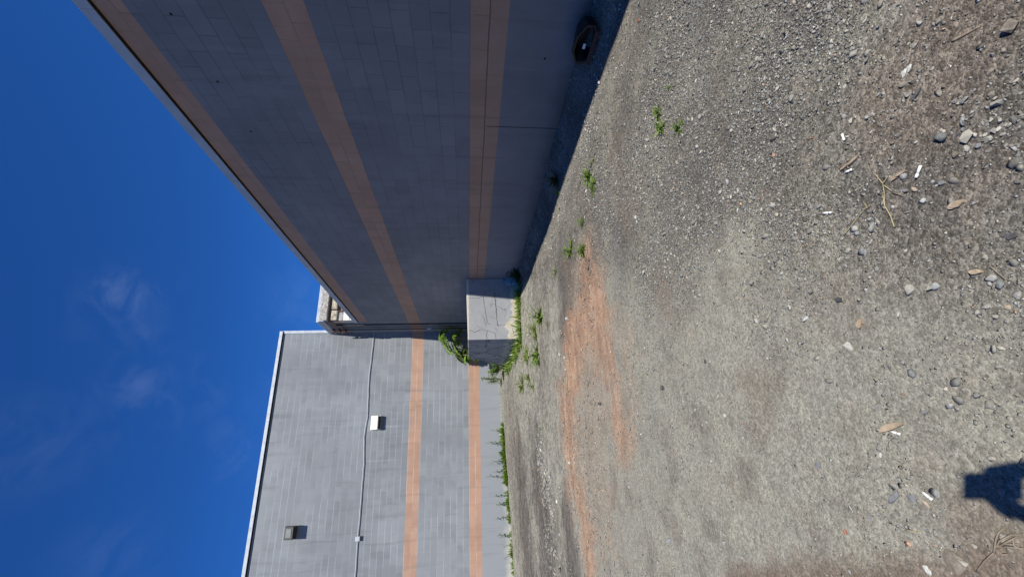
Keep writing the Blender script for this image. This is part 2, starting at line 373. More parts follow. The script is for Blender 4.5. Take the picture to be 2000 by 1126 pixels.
fl = thing('floodlight', (-1.99, BACK_Y, 6.7), 'small dark square floodlight high on the back wall near its roof edge', 'floodlight')
MB().box(-2.12, BACK_Y-.012, 6.60, -1.86, BACK_Y, 6.91).build('mounting_plate', M['white_metal'], fl)
MB().tube([(-1.99, BACK_Y, 6.68), (-1.99, BACK_Y-.12, 6.70)], .035).build('arm', M['black_metal'], fl)
fy0, fy1 = BACK_Y-.24, BACK_Y-.07
MB().prism([(fy1, 6.87), (fy0-.0, 6.83), (fy0-.03, 6.57), (fy1, 6.53)], 0, -2.16, -1.81).build('housing', M['black_metal'], fl, bevel=.012)
MB().prism([(fy0-.004, 6.785), (fy0-.012, 6.785), (fy0-.033, 6.63), (fy0-.024, 6.63)], 0, -2.10, -1.87).build('lens', M['lens_glass'], fl)

# ------------------------------------------------------------------ concrete block against the side wall
M['block_paint'] = None
m, nt, b = new_mat('cracked_painted_concrete'); M['block_paint'] = m
g = nd(nt, 'ShaderNodeNewGeometry'); sp = nd(nt, 'ShaderNodeSeparateXYZ'); lk(nt, g.outputs['Position'], sp.inputs[0])
def nz(sc, det=5., rough=.6):
    n = nd(nt, 'ShaderNodeTexNoise', i_Scale=sc, i_Detail=det, i_Roughness=rough); lk(nt, g.outputs['Position'], n.inputs['Vector']); return n.outputs[0]
col = mix(nt, remap(nt, nz(1.6), .3, .7), (.245, .25, .266), (.298, .302, .314))
lowf = math_(nt, 'ADD', sp.outputs[2], math_(nt, 'MULTIPLY', math_(nt, 'SUBTRACT', nz(2.6, 6., .65), .5), .75))
bare = mix(nt, remap(nt, nz(9.), .35, .65), (.40, .35, .25), (.46, .44, .40))
lowf = math_(nt, 'ADD', lowf, remap(nt, sp.outputs[0], 2.9, 3.5, -.13, 0.))
col = mix(nt, remap(nt, lowf, .27, .31, 1, 0), col, bare)
topf = math_(nt, 'ADD', sp.outputs[2], math_(nt, 'MULTIPLY', math_(nt, 'SUBTRACT', nz(14., 5., .7), .5), .06))
col = mix(nt, remap(nt, topf, 1.335, 1.35), col, (.47, .44, .38))
col = mix(nt, math_(nt, 'MULTIPLY', remap(nt, nz(5., 6., .7), .55, .7), .35), col, (.13, .13, .14))
# hairline cracks
vor = nd(nt, 'ShaderNodeTexVoronoi', feature='DISTANCE_TO_EDGE', i_Scale=1.9); n1 = nd(nt, 'ShaderNodeTexNoise', i_Scale=4., i_Detail=6.); lk(nt, g.outputs['Position'], n1.inputs['Vector'])
wv = nd(nt, 'ShaderNodeVectorMath', operation='MULTIPLY_ADD'); lk(nt, n1.outputs['Color'], wv.inputs[0]); wv.inputs[1].default_value = (.45, .45, .45); lk(nt, g.outputs['Position'], wv.inputs[2]); lk(nt, wv.outputs[0], vor.inputs['Vector'])
cr = math_(nt, 'MULTIPLY', remap(nt, vor.outputs['Distance'], .0, .012, 1, 0), remap(nt, nz(1.1, 2.), .46, .58))
facing = nd(nt, 'ShaderNodeSeparateXYZ'); lk(nt, g.outputs['Normal'], facing.inputs[0])
cr2 = math_(nt, 'MULTIPLY', remap(nt, vor.outputs['Distance'], .0, .06, 1, 0), remap(nt, facing.outputs[0], -.9, -.6, 1, 0))  # black cracks, widened on the side turned from the sun to deepen its shade
cr = math_(nt, 'MAXIMUM', cr, cr2)
col = mix(nt, math_(nt, 'MULTIPLY', cr, .85), col, (.05, .045, .04))
lk(nt, col, b.inputs['Base Color']); b.inputs['Roughness'].default_value = .85; b.inputs['Specular IOR Level'].default_value = .2
bp = nd(nt, 'ShaderNodeBump', i_Strength=.6, i_Distance=.008); lk(nt, math_(nt, 'SUBTRACT', math_(nt, 'MULTIPLY', nz(25.), .6), cr), bp.inputs['Height']); lk(nt, bp.outputs[0], b.inputs['Normal'])

BY, BX = 10.12, 2.575
kb = thing('concrete_block', (3.3, BY, .05), 'cracked grey painted concrete block standing against the shaded wall, broken at its far end', 'concrete block')
prof = [(BY, -.15), (BY, 1.365), (12.1, 1.35)] + [tuple(on_plane(px, py, 0, BX))[1:] for px, py in ((916, 697), (921, 702), (926, 705), (931, 700), (938, 702), (948, 706), (955, 707), (962, 711), (966, 708), (972, 712))]
prof = [(a, c) for a, c in prof]; prof += [(prof[-1][0]+.1, .2), (prof[-1][0]+.15, -.15)]
rb = random.Random(5)
bm = bmesh.new()
NX = 14
rows = []
for i in range(NX+1):
    t = i/NX; x = BX + (WALL_X-.004-BX)*t
    row = []
    for j, (yy, zz) in enumerate(prof):
        jy = 0 if j < 2 or zz < -.1 else rb.uniform(-.12, .12)*min(1, i)
        jz = (.045*t if j in (1, 2) else rb.uniform(-.06, .06)*min(1, i) if 2 < j < len(prof)-1 else 0)
        row.append(bm.verts.new((x, yy+jy, zz+jz)))
    rows.append(row)
n = len(prof)
for i in range(NX):
    for j in range(n): bm.faces.new((rows[i][j], rows[i+1][j], rows[i+1][(j+1) % n], rows[i][(j+1) % n]))
bm.faces.new(rows[0]); bm.faces.new(list(reversed(rows[-1])))
bmesh.ops.recalc_face_normals(bm, faces=bm.faces)
mb = MB(); bm.verts.index_update(); mb.add([v.co for v in bm.verts], [[v.index for v in f.verts] for f in bm.faces]); bm.free()
bo = mb.build('block_body', M['block_paint'], kb, bevel=.012)
M['crack'] = simple('crack_shadow', (.055, .05, .045), 1., .2)
def crack(poly, w):
    ck = MB(); P = [on_plane(820+x/4.33, 500+y/4.33, 1, BY-.0025) for x, y in poly]
    Q = []
    r_ = random.Random(len(poly))
    for i in range(len(P)-1):
        for k in range(4):
            t = k/4; q = P[i].lerp(P[i+1], t)
            if k: q += Vector((r_.uniform(-.012, .012), 0, r_.uniform(-.012, .012)))
            Q.append(q)
    Q.append(P[-1])
    for i in range(len(Q)-1):
        a, c = Q[i], Q[i+1]; d = (c-a).normalized(); nn = Vector((-d.z, 0, d.x))
        wa_, wc_ = w*r_.uniform(.5, 1.2), w*r_.uniform(.5, 1.2)
        ck.add([a+nn*wa_, a-nn*wa_, c-nn*wc_, c+nn*wc_], [(0, 1, 2, 3)])
    ck.build('crack', M['crack'], kb)
for poly, w in (([(555, 300), (540, 350), (548, 420), (560, 500), (570, 560), (600, 580)], .005), ([(633, 305), (640, 380), (645, 470), (655, 580), (668, 588)], .008),
                ([(415, 350), (470, 355), (535, 345)], .004), ([(415, 625), (470, 640), (520, 618), (575, 630), (640, 655), (642, 700)], .005),
                ([(530, 500), (550, 545), (560, 590)], .004), ([(575, 630), (560, 660), (568, 700)], .004), ([(660, 590), (700, 575), (740, 580)], .003),
                ([(780, 600), (790, 650), (830, 690)], .004), ([(600, 510), (640, 530)], .003)):
    crack(poly, w)

# ------------------------------------------------------------------ ground
def axis_coords(lo, hi, step, far_lo, far_hi):
    a = list(np.arange(lo, hi+1e-6, step)); s = step
    while a[-1] < far_hi: s *= 1.35; a.append(a[-1]+s)
    s = step
    while a[0] > far_lo: s *= 1.35; a.insert(0, a[0]-s)
    return np.array(a)
gx = axis_coords(-6.2, 4.4, .032, -400, 400); gy = axis_coords(-.4, 15.3, .032, -400, 400)
GX, GY = np.meshgrid(gx, gy); GZ = ground_z(GX, GY)
def stroke(X, Y, pts, w0, w1, nseed, amp=.35, nsc=.5):
    """0..1 mask round a line of photo points laid on the ground"""
    P = [at(*p)[0] for p in pts]; d = np.full(X.shape, 1e9)
    for a, c in zip(P[:-1], P[1:]):
        vx, vy = c.x-a.x, c.y-a.y; L = vx*vx+vy*vy+1e-9
        t = np.clip(((X-a.x)*vx+(Y-a.y)*vy)/L, 0, 1)
        d = np.minimum(d, np.hypot(X-a.x-t*vx, Y-a.y-t*vy))
    d = d + amp*(.6*lattice(X, Y, nsc, nseed)+.4*lattice(X, Y, nsc*.3, nseed+1))*w1
    return 1-sstep(w0, w1, d)
def masks(X, Y):
    clay = np.maximum.reduce([
        stroke(X, Y, [(1150, 550), (1165, 610), (1170, 670)], .02, .72, 11, .6),
        stroke(X, Y, [(1160, 640), (1185, 700), (1198, 760), (1210, 825)], .0, .52, 12, .6)*.85,
        stroke(X, Y, [(1140, 640), (1120, 720), (1112, 800), (1112, 880)], .0, .95, 13, .6),
        stroke(X, Y, [(1135, 560), (1150, 680), (1160, 800), (1150, 900)], .2, 1.3, 15, .5)*.30,
        stroke(X, Y, [(1225, 690), (1240, 790)], .0, .4, 16, .5)*.3,
        stroke(X, Y, [(1112, 860), (1122, 950), (1142, 1040), (1152, 1140)], .0, .68, 14, .6)*.9])
    dark = np.maximum.reduce([
        stroke(X, Y, [(1012, 910), (1024, 1010), (1034, 1150)], .4, 1.9, 21),
        stroke(X, Y, [(1108, 1030), (1122, 1150)], .2, .7, 22)*1.,
        stroke(X, Y, [(1050, 930), (1068, 1030), (1080, 1150)], .3, 1.7, 29, .4)*1.,
        stroke(X, Y, [(992, 800), (1000, 900), (1010, 1000)], .3, 2.2, 30, .3)*.55,
        stroke(X, Y, [(1050, 545), (1062, 640), (1060, 760)], .1, 1.1, 34, .4)*.42,
        stroke(X, Y, [(1060, 1080), (1066, 1160)], .2, .9, 28)*.8,
        stroke(X, Y, [(1100, 530), (1108, 590), (1105, 640)], .1, .6, 23)*.9,
        stroke(X, Y, [(1150, 520), (1138, 560)], .05, .4, 24)*.8])
    pale = np.maximum.reduce([
        stroke(X, Y, [(1046, 860), (1070, 950), (1080, 1040), (1088, 1140)], .0, .5, 31, .6)*.3,
        stroke(X, Y, [(1075, 860), (1095, 960)], .0, .22, 35)*.8,
        stroke(X, Y, [(1205, -10), (1150, 200), (1090, 420), (1050, 520)], .05, .4, 32)*.45,
        stroke(X, Y, [(1260, 250), (1300, 330), (1345, 400)], .0, .16, 33, .7)*.22])
    brown = np.maximum.reduce([
        stroke(X, Y, [(1440, 1150), (1700, 1150), (2100, 1160)], .03, .14, 41, .6, .15)*1.,
        stroke(X, Y, [(1300, 560), (1300, 600)], .0, .28, 42, .8, .15)*.6,
        stroke(X, Y, [(1475, 765), (1478, 790)], .0, .2, 43, .8, .15)*.45,
        stroke(X, Y, [(1780, 160), (1900, 20)], .1, .4, 44)*.6,
        stroke(X, Y, [(1930, 1040), (1990, 1090)], .05, .18, 45)*.7,
        stroke(X, Y, [(1205, 300), (1230, 380)], .05, .5, 46)*.5,
        stroke(X, Y, [(1880, 330), (1700, 520), (1600, 600)], .0, .3, 47)*.25])
    # loose dark chippings on the wall side, pale trodden dust on the other
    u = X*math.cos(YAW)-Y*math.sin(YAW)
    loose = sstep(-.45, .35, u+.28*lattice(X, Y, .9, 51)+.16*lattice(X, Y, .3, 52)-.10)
    return clay, dark, pale, brown, loose
CL, DK, PL, BN, LS = masks(GX, GY)
me = bpy.data.meshes.new('ground')
nxg, nyg = len(gx), len(gy)
co = np.stack([GX, GY, GZ], -1).reshape(-1, 3).astype(np.float32)
ii = (np.arange(nyg-1)[:, None]*nxg + np.arange(nxg-1)[None, :]).reshape(-1)
quads = np.stack([ii, ii+1, ii+nxg+1, ii+nxg], -1).astype(np.int32)
def fast_mesh(me, co, faces, k):
    me.vertices.add(len(co)); me.vertices.foreach_set('co', np.ascontiguousarray(co, np.float32).ravel())
    nf = len(faces); me.loops.add(nf*k); me.loops.foreach_set('vertex_index', np.ascontiguousarray(faces, np.int32).ravel())
    me.polygons.add(nf); me.polygons.foreach_set('loop_start', np.arange(0, nf*k, k, dtype=np.int32))
    try: me.polygons.foreach_set('loop_total', np.full(nf, k, dtype=np.int32))
    except Exception: pass
    me.update(calc_edges=True)
fast_mesh(me, co, quads, 4)
me.polygons.foreach_set('use_smooth', np.ones(len(quads), bool))
def color_attr(me, name, arr):
    a = me.color_attributes.new(name, 'FLOAT_COLOR', 'POINT'); a.data.foreach_set('color', np.ascontiguousarray(arr, np.float32).ravel())
color_attr(me, 'patch', np.stack([CL, DK, PL, BN], -1).reshape(-1, 4)); color_attr(me, 'loose', np.stack([LS, LS, LS, LS*0+1], -1).reshape(-1, 4))
go = bpy.data.objects.new('ground', me); COL.objects.link(go); tag(go, kind='structure')

m, nt, b = new_mat('gravel_ground'); me.materials.append(m)
g = nd(nt, 'ShaderNodeNewGeometry')
at1 = nd(nt, 'ShaderNodeAttribute', attribute_name='patch'); at2 = nd(nt, 'ShaderNodeAttribute', attribute_name='loose')
s1 = nd(nt, 'ShaderNodeSeparateColor'); lk(nt, at1.outputs['Color'], s1.inputs[0]); s2 = nd(nt, 'ShaderNodeSeparateColor'); lk(nt, at2.outputs['Color'], s2.inputs[0])
def nz(sc, det=5., rough=.6):
    n = nd(nt, 'ShaderNodeTexNoise', i_Scale=sc, i_Detail=det, i_Roughness=rough); lk(nt, g.outputs['Position'], n.inputs['Vector']); return n.outputs[0]
def vo(sc):
    n = nd(nt, 'ShaderNodeTexVoronoi', i_Scale=sc); lk(nt, g.outputs['Position'], n.inputs['Vector']); return n
v1, v2, v3 = vo(42.), vo(95.), vo(200.)
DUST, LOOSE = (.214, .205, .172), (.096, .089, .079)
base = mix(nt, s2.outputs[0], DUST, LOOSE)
base = mix(nt, math_(nt, 'MULTIPLY', remap(nt, nz(1.7, 6.), .40, .66), .45), base, (.25, .238, .190))
base = mix(nt, math_(nt, 'MULTIPLY', remap(nt, nz(3.1, 6., .65), .47, .68), .62), base, (.116, .103, .086))
base = mix(nt, math_(nt, 'MULTIPLY', remap(nt, nz(5.3, 4., .6), .54, .68), .45), base, (.205, .178, .144))
base = mix(nt, math_(nt, 'MULTIPLY', remap(nt, nz(.9, 5., .65), .52, .68), .35), base, (.165, .163, .160))
br_n = nz(7., 7., .7)
brk = lambda msk, a=.25: math_(nt, 'MULTIPLY', msk, remap(nt, math_(nt, 'ADD', math_(nt, 'MULTIPLY', msk, .75), br_n), .42, .80), True)
stk = nd(nt, 'ShaderNodeMapping'); lk(nt, g.outputs['Position'], stk.inputs[0]); stk.inputs['Scale'].default_value = (1.1, 5.5, 3); stk.inputs['Rotation'].default_value = (0, 0, .12)
sn = nd(nt, 'ShaderNodeTexNoise', i_Scale=1.3, i_Detail=7.0, i_Roughness=.68); lk(nt, stk.outputs[0], sn.inputs['Vector'])
base = mix(nt, math_(nt, 'MULTIPLY', brk(s1.outputs[1]), remap(nt, sn.outputs[0], .36, .62, .6, 1.)), base, (.072, .061, .055))
clayc = mix(nt, remap(nt, nz(5., 6., .65), .35, .65), (.27, .155, .095), (.36, .235, .16))
clayc = mix(nt, remap(nt, sn.outputs[0], .44, .62, 0, .75), clayc, (.19, .115, .078))
base = mix(nt, math_(nt, 'MULTIPLY', brk(s1.outputs[0]), .86), base, clayc)
base = mix(nt, math_(nt, 'MULTIPLY', brk(s1.outputs[2]), .6), base, (.26, .24, .20))
base = mix(nt, math_(nt, 'MULTIPLY', brk(at1.outputs['Alpha']), .8), base, (.130, .100, .078))
# every pebble its own grey
v0 = vo(17.); far = remap(nt, (lambda q: (lk(nt, g.outputs['Position'], q.inputs[0]), q.outputs[1])[1])(nd(nt, 'ShaderNodeSeparateXYZ')), 4., 8.5)
sc_ = nd(nt, 'ShaderNodeSeparateColor'); lk(nt, v0.outputs['Color'], sc_.inputs[0])
kk = remap(nt, sc_.outputs[0], 0, 1, .62, 1.42); cc = nd(nt, 'ShaderNodeCombineColor'); [lk(nt, kk, cc.inputs[i]) for i in range(3)]
base = mix(nt, math_(nt, 'MULTIPLY', far, .75), base, mix(nt, 1., base, cc.outputs[0], 'MULTIPLY'))
for v, lo, hi, amt in ((v1, .7, 1.35, .5), (v2, .6, 1.45, .75), (v3, .55, 1.5, .8)):
    sc_ = nd(nt, 'ShaderNodeSeparateColor'); lk(nt, v.outputs['Color'], sc_.inputs[0])
    kk = remap(nt, sc_.outputs[0], 0, 1, lo, hi)
    cc = nd(nt, 'ShaderNodeCombineColor'); [lk(nt, kk, cc.inputs[i]) for i in range(3)]
    mul = mix(nt, 1., base, cc.outputs[0], 'MULTIPLY')
    base = mix(nt, math_(nt, 'MULTIPLY', remap(nt, s2.outputs[0], 0, 1, .55, 1.), amt), base, mul)
lk(nt, base, b.inputs['Base Color']); b.inputs['Roughness'].default_value = .92; b.inputs['Specular IOR Level'].default_value = .15
hh = math_(nt, 'ADD', math_(nt, 'MULTIPLY', v1.outputs['Distance'], -.5), math_(nt, 'MULTIPLY', v2.outputs['Distance'], -.5))
hh = math_(nt, 'ADD', hh, math_(nt, 'MULTIPLY', v3.outputs['Distance'], -.3)); hh = math_(nt, 'ADD', hh, math_(nt, 'MULTIPLY', nz(18., 6., .7), .9))
hs_ = math_(nt, 'MULTIPLY', hh, math_(nt, 'MULTIPLY', remap(nt, s2.outputs[0], 0, 1, .5, 1.), remap(nt, nz(2.2, 4.), .35, .62, .45, 1.)))
bp = nd(nt, 'ShaderNodeBump', i_Strength=.75, i_Distance=.009); lk(nt, hs_, bp.inputs['Height']); lk(nt, bp.outputs[0], b.inputs['Normal'])

# loose gravel: real chippings over the near ground
def hull_shapes(n, npts, seed):
    out = []; r_ = random.Random(seed)
    for _ in range(n):
        bm = bmesh.new()
        for _ in range(npts):
            v = Vector((r_.gauss(0, 1), r_.gauss(0, 1), r_.gauss(0, 1))).normalized()*r_.uniform(.8, 1.1); bm.verts.new(v)
        res = bmesh.ops.convex_hull(bm, input=bm.verts)
        for v in list(bm.verts):
            if not v.link_faces: bm.verts.remove(v)
        bmesh.ops.triangulate(bm, faces=bm.faces); bmesh.ops.recalc_face_normals(bm, faces=bm.faces)
        bm.verts.index_update()
        out.append((np.array([v.co[:] for v in bm.verts]), np.array([[v.index for v in f.verts] for f in bm.faces]))); bm.free()
    return out
def scatter(n, sampler, smin, smax, power, shapes, seed, keep=0.):
    r_ = np.random.RandomState(seed)
    x, y = sampler(n, r_)
    cl, dk, pl, bn, ls = masks(x, y)
    dens = .15+.85*ls; dens = dens*(1-.3*cl)*(1-.6*bn); dens = np.clip(dens + .5*pl + keep, 0, 1)
    dens *= .20+1.05*sstep(-.45, .5, lattice(x, y, .55, 61)+.5*lattice(x, y, .17, 62)+.4*lattice(x, y, 1.5, 63))
    dens *= ((x < WALL_X-.01) & (y < BACK_Y-.02) & ~((x > BX-.02) & (y > BY-.02) & (y < 13.4)))
    k = r_.rand(n) < dens; x, y, cl, dk, pl, ls = x[k], y[k], cl[k], dk[k], pl[k], ls[k]; n = len(x)
    s = smin+(smax-smin)*r_.rand(n)**power; s *= 1+.35*pl
    z = ground_z(x, y)
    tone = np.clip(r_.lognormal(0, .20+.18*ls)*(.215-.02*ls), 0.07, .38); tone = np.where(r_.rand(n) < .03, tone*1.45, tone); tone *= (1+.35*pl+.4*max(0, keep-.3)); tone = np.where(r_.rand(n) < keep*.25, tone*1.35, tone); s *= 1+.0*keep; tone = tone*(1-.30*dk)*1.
    warm = r_.normal(0, .04, n)+.045+.05*cl; red = (r_.rand(n) < np.where(s < .018, .012, .002)+.25*cl*r_.rand(n))
    colr = np.stack([tone*(1+warm+.4*red), tone*(1+.1*warm-.08*red), tone*(.95-warm-.25*red), np.ones(n)], -1)
    V, Fc, Cc = [], [], []; off = 0
    sid = r_.randint(0, len(shapes), n)
    for si, (sv, sf) in enumerate(shapes):
        q = np.where(sid == si)[0]
        if not len(q): continue
        a = r_.rand(len(q))*2*math.pi; ca, sa = np.cos(a), np.sin(a)
        ex = s[q]*.5*r_.uniform(.75, 1.25, len(q)); ey = s[q]*.5*r_.uniform(.55, .95, len(q)); ez = s[q]*.5*r_.uniform(.3, .7, len(q))
        tl = r_.normal(0, .22, len(q)); t2 = r_.normal(0, .22, len(q))
        px = sv[None, :, 0]*ex[:, None]; py = sv[None, :, 1]*ey[:, None]; pz = sv[None, :, 2]*ez[:, None] + px*tl[:, None]+py*t2[:, None]
        X = px*ca[:, None]-py*sa[:, None]+x[q][:, None]; Y = px*sa[:, None]+py*ca[:, None]+y[q][:, None]; Z = pz+(z[q]+ez*r_.uniform(-.1, .6, len(q)))[:, None]
        V.append(np.stack([X, Y, Z], -1).reshape(-1, 3))
        Fc.append((sf[None]+(np.arange(len(q))*len(sv))[:, None, None]+off).reshape(-1, 3)); off += len(q)*len(sv)
        Cc.append(np.repeat(colr[q], len(sv), 0))
    return np.concatenate(V), np.concatenate(Fc), np.concatenate(Cc)
def polar(rmin, rmax, a0=-62, a1=66, p=1.0):
    def f(n, r_):
        # denser where it is seen closer: radius uniform in r**p
        rr = (rmin**p+(rmax**p-rmin**p)*r_.rand(n))**(1/p); an = np.radians(a0+(a1-a0)*r_.rand(n))+YAW*.6
        return rr*np.sin(an), rr*np.cos(an)
    return f
big_sh, small_sh = hull_shapes(10, 12, 1), hull_shapes(8, 7, 2)
sets = [scatter(190000, polar(.55, 3.8, p=1.3), .0045, .014, 1.3, small_sh, 101), scatter(170000, polar(1.3, 6.5, p=1.15), .009, .022, 1.4, small_sh, 102), scatter(80000, polar(3., 11., p=1.2), .014, .034, 1.5, small_sh, 106),
        scatter(11000, polar(.7, 6.0, p=1.3), .018, .042, 2.4, big_sh, 103), scatter(70000, polar(4.5, 15.5, p=1.25), .018, .055, 2.0, small_sh, 104, .28)]
def strip(n, r_):                              # pale rubble band towards the back
    P = [at(*p)[0] for p in ((1046, 850), (1070, 950), (1080, 1040), (1088, 1140))]
    t = r_.rand(n)*(len(P)-1); i = np.minimum(t.astype(int), len(P)-2); f = t-i
    A = np.array([p[:2] for p in P]); q = A[i]*(1-f)[:, None]+A[i+1]*f[:, None]+np.stack([r_.normal(0, .25, n), r_.normal(-.08, .55, n)*(.5+.5*(t/(len(P)-1)))], -1)
    return q[:, 0], q[:, 1]
sets.append(scatter(2000, strip, .02, .085, 2.0, big_sh, 105, .6))
off = 0; V, Fc, Cc = [], [], []
for v_, f_, c_ in sets: V.append(v_); Fc.append(f_+off); Cc.append(c_); off += len(v_)
me = bpy.data.meshes.new('gravel'); fast_mesh(me, np.concatenate(V), np.concatenate(Fc), 3); color_attr(me, 'tone', np.concatenate(Cc))
gv = bpy.data.objects.new('gravel', me); COL.objects.link(gv); tag(gv, 'loose grey chippings spread over the whole yard', 'gravel', kind='stuff')
m, nt, b = new_mat('chippings'); me.materials.append(m)
a_ = nd(nt, 'ShaderNodeAttribute', attribute_name='tone'); g = nd(nt, 'ShaderNodeNewGeometry')
n = nd(nt, 'ShaderNodeTexNoise', i_Scale=220., i_Detail=3.); lk(nt, g.outputs['Position'], n.inputs['Vector'])
kk = remap(nt, n.outputs[0], .3, .7, .78, 1.2); cc = nd(nt, 'ShaderNodeCombineColor'); [lk(nt, kk, cc.inputs[i]) for i in range(3)]
lk(nt, mix(nt, 1., a_.outputs['Color'], cc.outputs[0], 'MULTIPLY'), b.inputs['Base Color']); b.inputs['Roughness'].default_value = .9; b.inputs['Specular IOR Level'].default_value = .15

# ------------------------------------------------------------------ single stones
STONE = {
 'grey': simple('stone_grey', (.22, .212, .195), .92, .3, 70, bump=.004, dark=(.09, .082, .07), dark_amt=.6, dscale=40),
 'pale': simple('stone_pale', (.34, .325, .28), .92, .2, 70, bump=.004, dark=(.16, .15, .13), dark_amt=.5, dscale=35),
 'dark': simple('stone_dark', (.075, .075, .078), .9, .3, 60, bump=.004),
 'brown': simple('stone_brown', (.19, .168, .138), .95, .3, 50, bump=.004, dark=(.08, .065, .05), dark_amt=.6, dscale=30),
 'slate': simple('stone_slate', (.195, .197, .20), .85, .25, 40, bump=.002, dark=(.09, .09, .095), dark_amt=.5, dscale=50),
 'tan': simple('stone_tan', (.31, .255, .19), .92, .25, 60, bump=.003),
 'red': simple('brick_fragment', (.32, .12, .07), .92, .25, 60, bump=.003),
 'white': simple('chalky_white', (.37, .36, .315), .9, .12, 60, bump=.002)}
def stone(px, py, size, tone='grey', flat=.55, label=None, name='stone', aspect=.75, ang=None, cat='stone', sink=.35):
    p, dep = at(px, py); s = size/F_PX*dep
    r_ = random.Random(int(px*31+py*17)); bm = bmesh.new()
    for _ in range(11):
        v = Vector((r_.gauss(0, 1), r_.gauss(0, 1), r_.gauss(0, 1))).normalized()*r_.uniform(.85, 1.08)
        bm.verts.new((v.x*s*.5, v.y*s*.5*aspect, v.z*s*.5*flat))
    bmesh.ops.convex_hull(bm, input=bm.verts)
    for v in list(bm.verts):
        if not v.link_faces: bm.verts.remove(v)
    bmesh.ops.dissolve_limit(bm, angle_limit=.3, verts=bm.verts, edges=bm.edges)
    bmesh.ops.bevel(bm, geom=list(bm.edges), offset=s*.022, segments=1, affect='EDGES', clamp_overlap=True)
    bmesh.ops.recalc_face_normals(bm, faces=bm.faces)
    me = bpy.data.meshes.new(name); bm.to_mesh(me); bm.free(); me.materials.append(STONE[tone])
    o = bpy.data.objects.new(name, me); COL.objects.link(o)
    o.location = p+Vector((0, 0, s*.5*flat*(1-2*sink*.6)))
    o.rotation_euler = (r_.uniform(-.15, .15), r_.uniform(-.15, .15), ang if ang is not None else r_.uniform(0, 6.28))
    if label: tag(o, label, cat)
    else: tag(o, 'small loose grey stone lying among the chippings', cat, 'small stones scattered over the gravel')
    return o
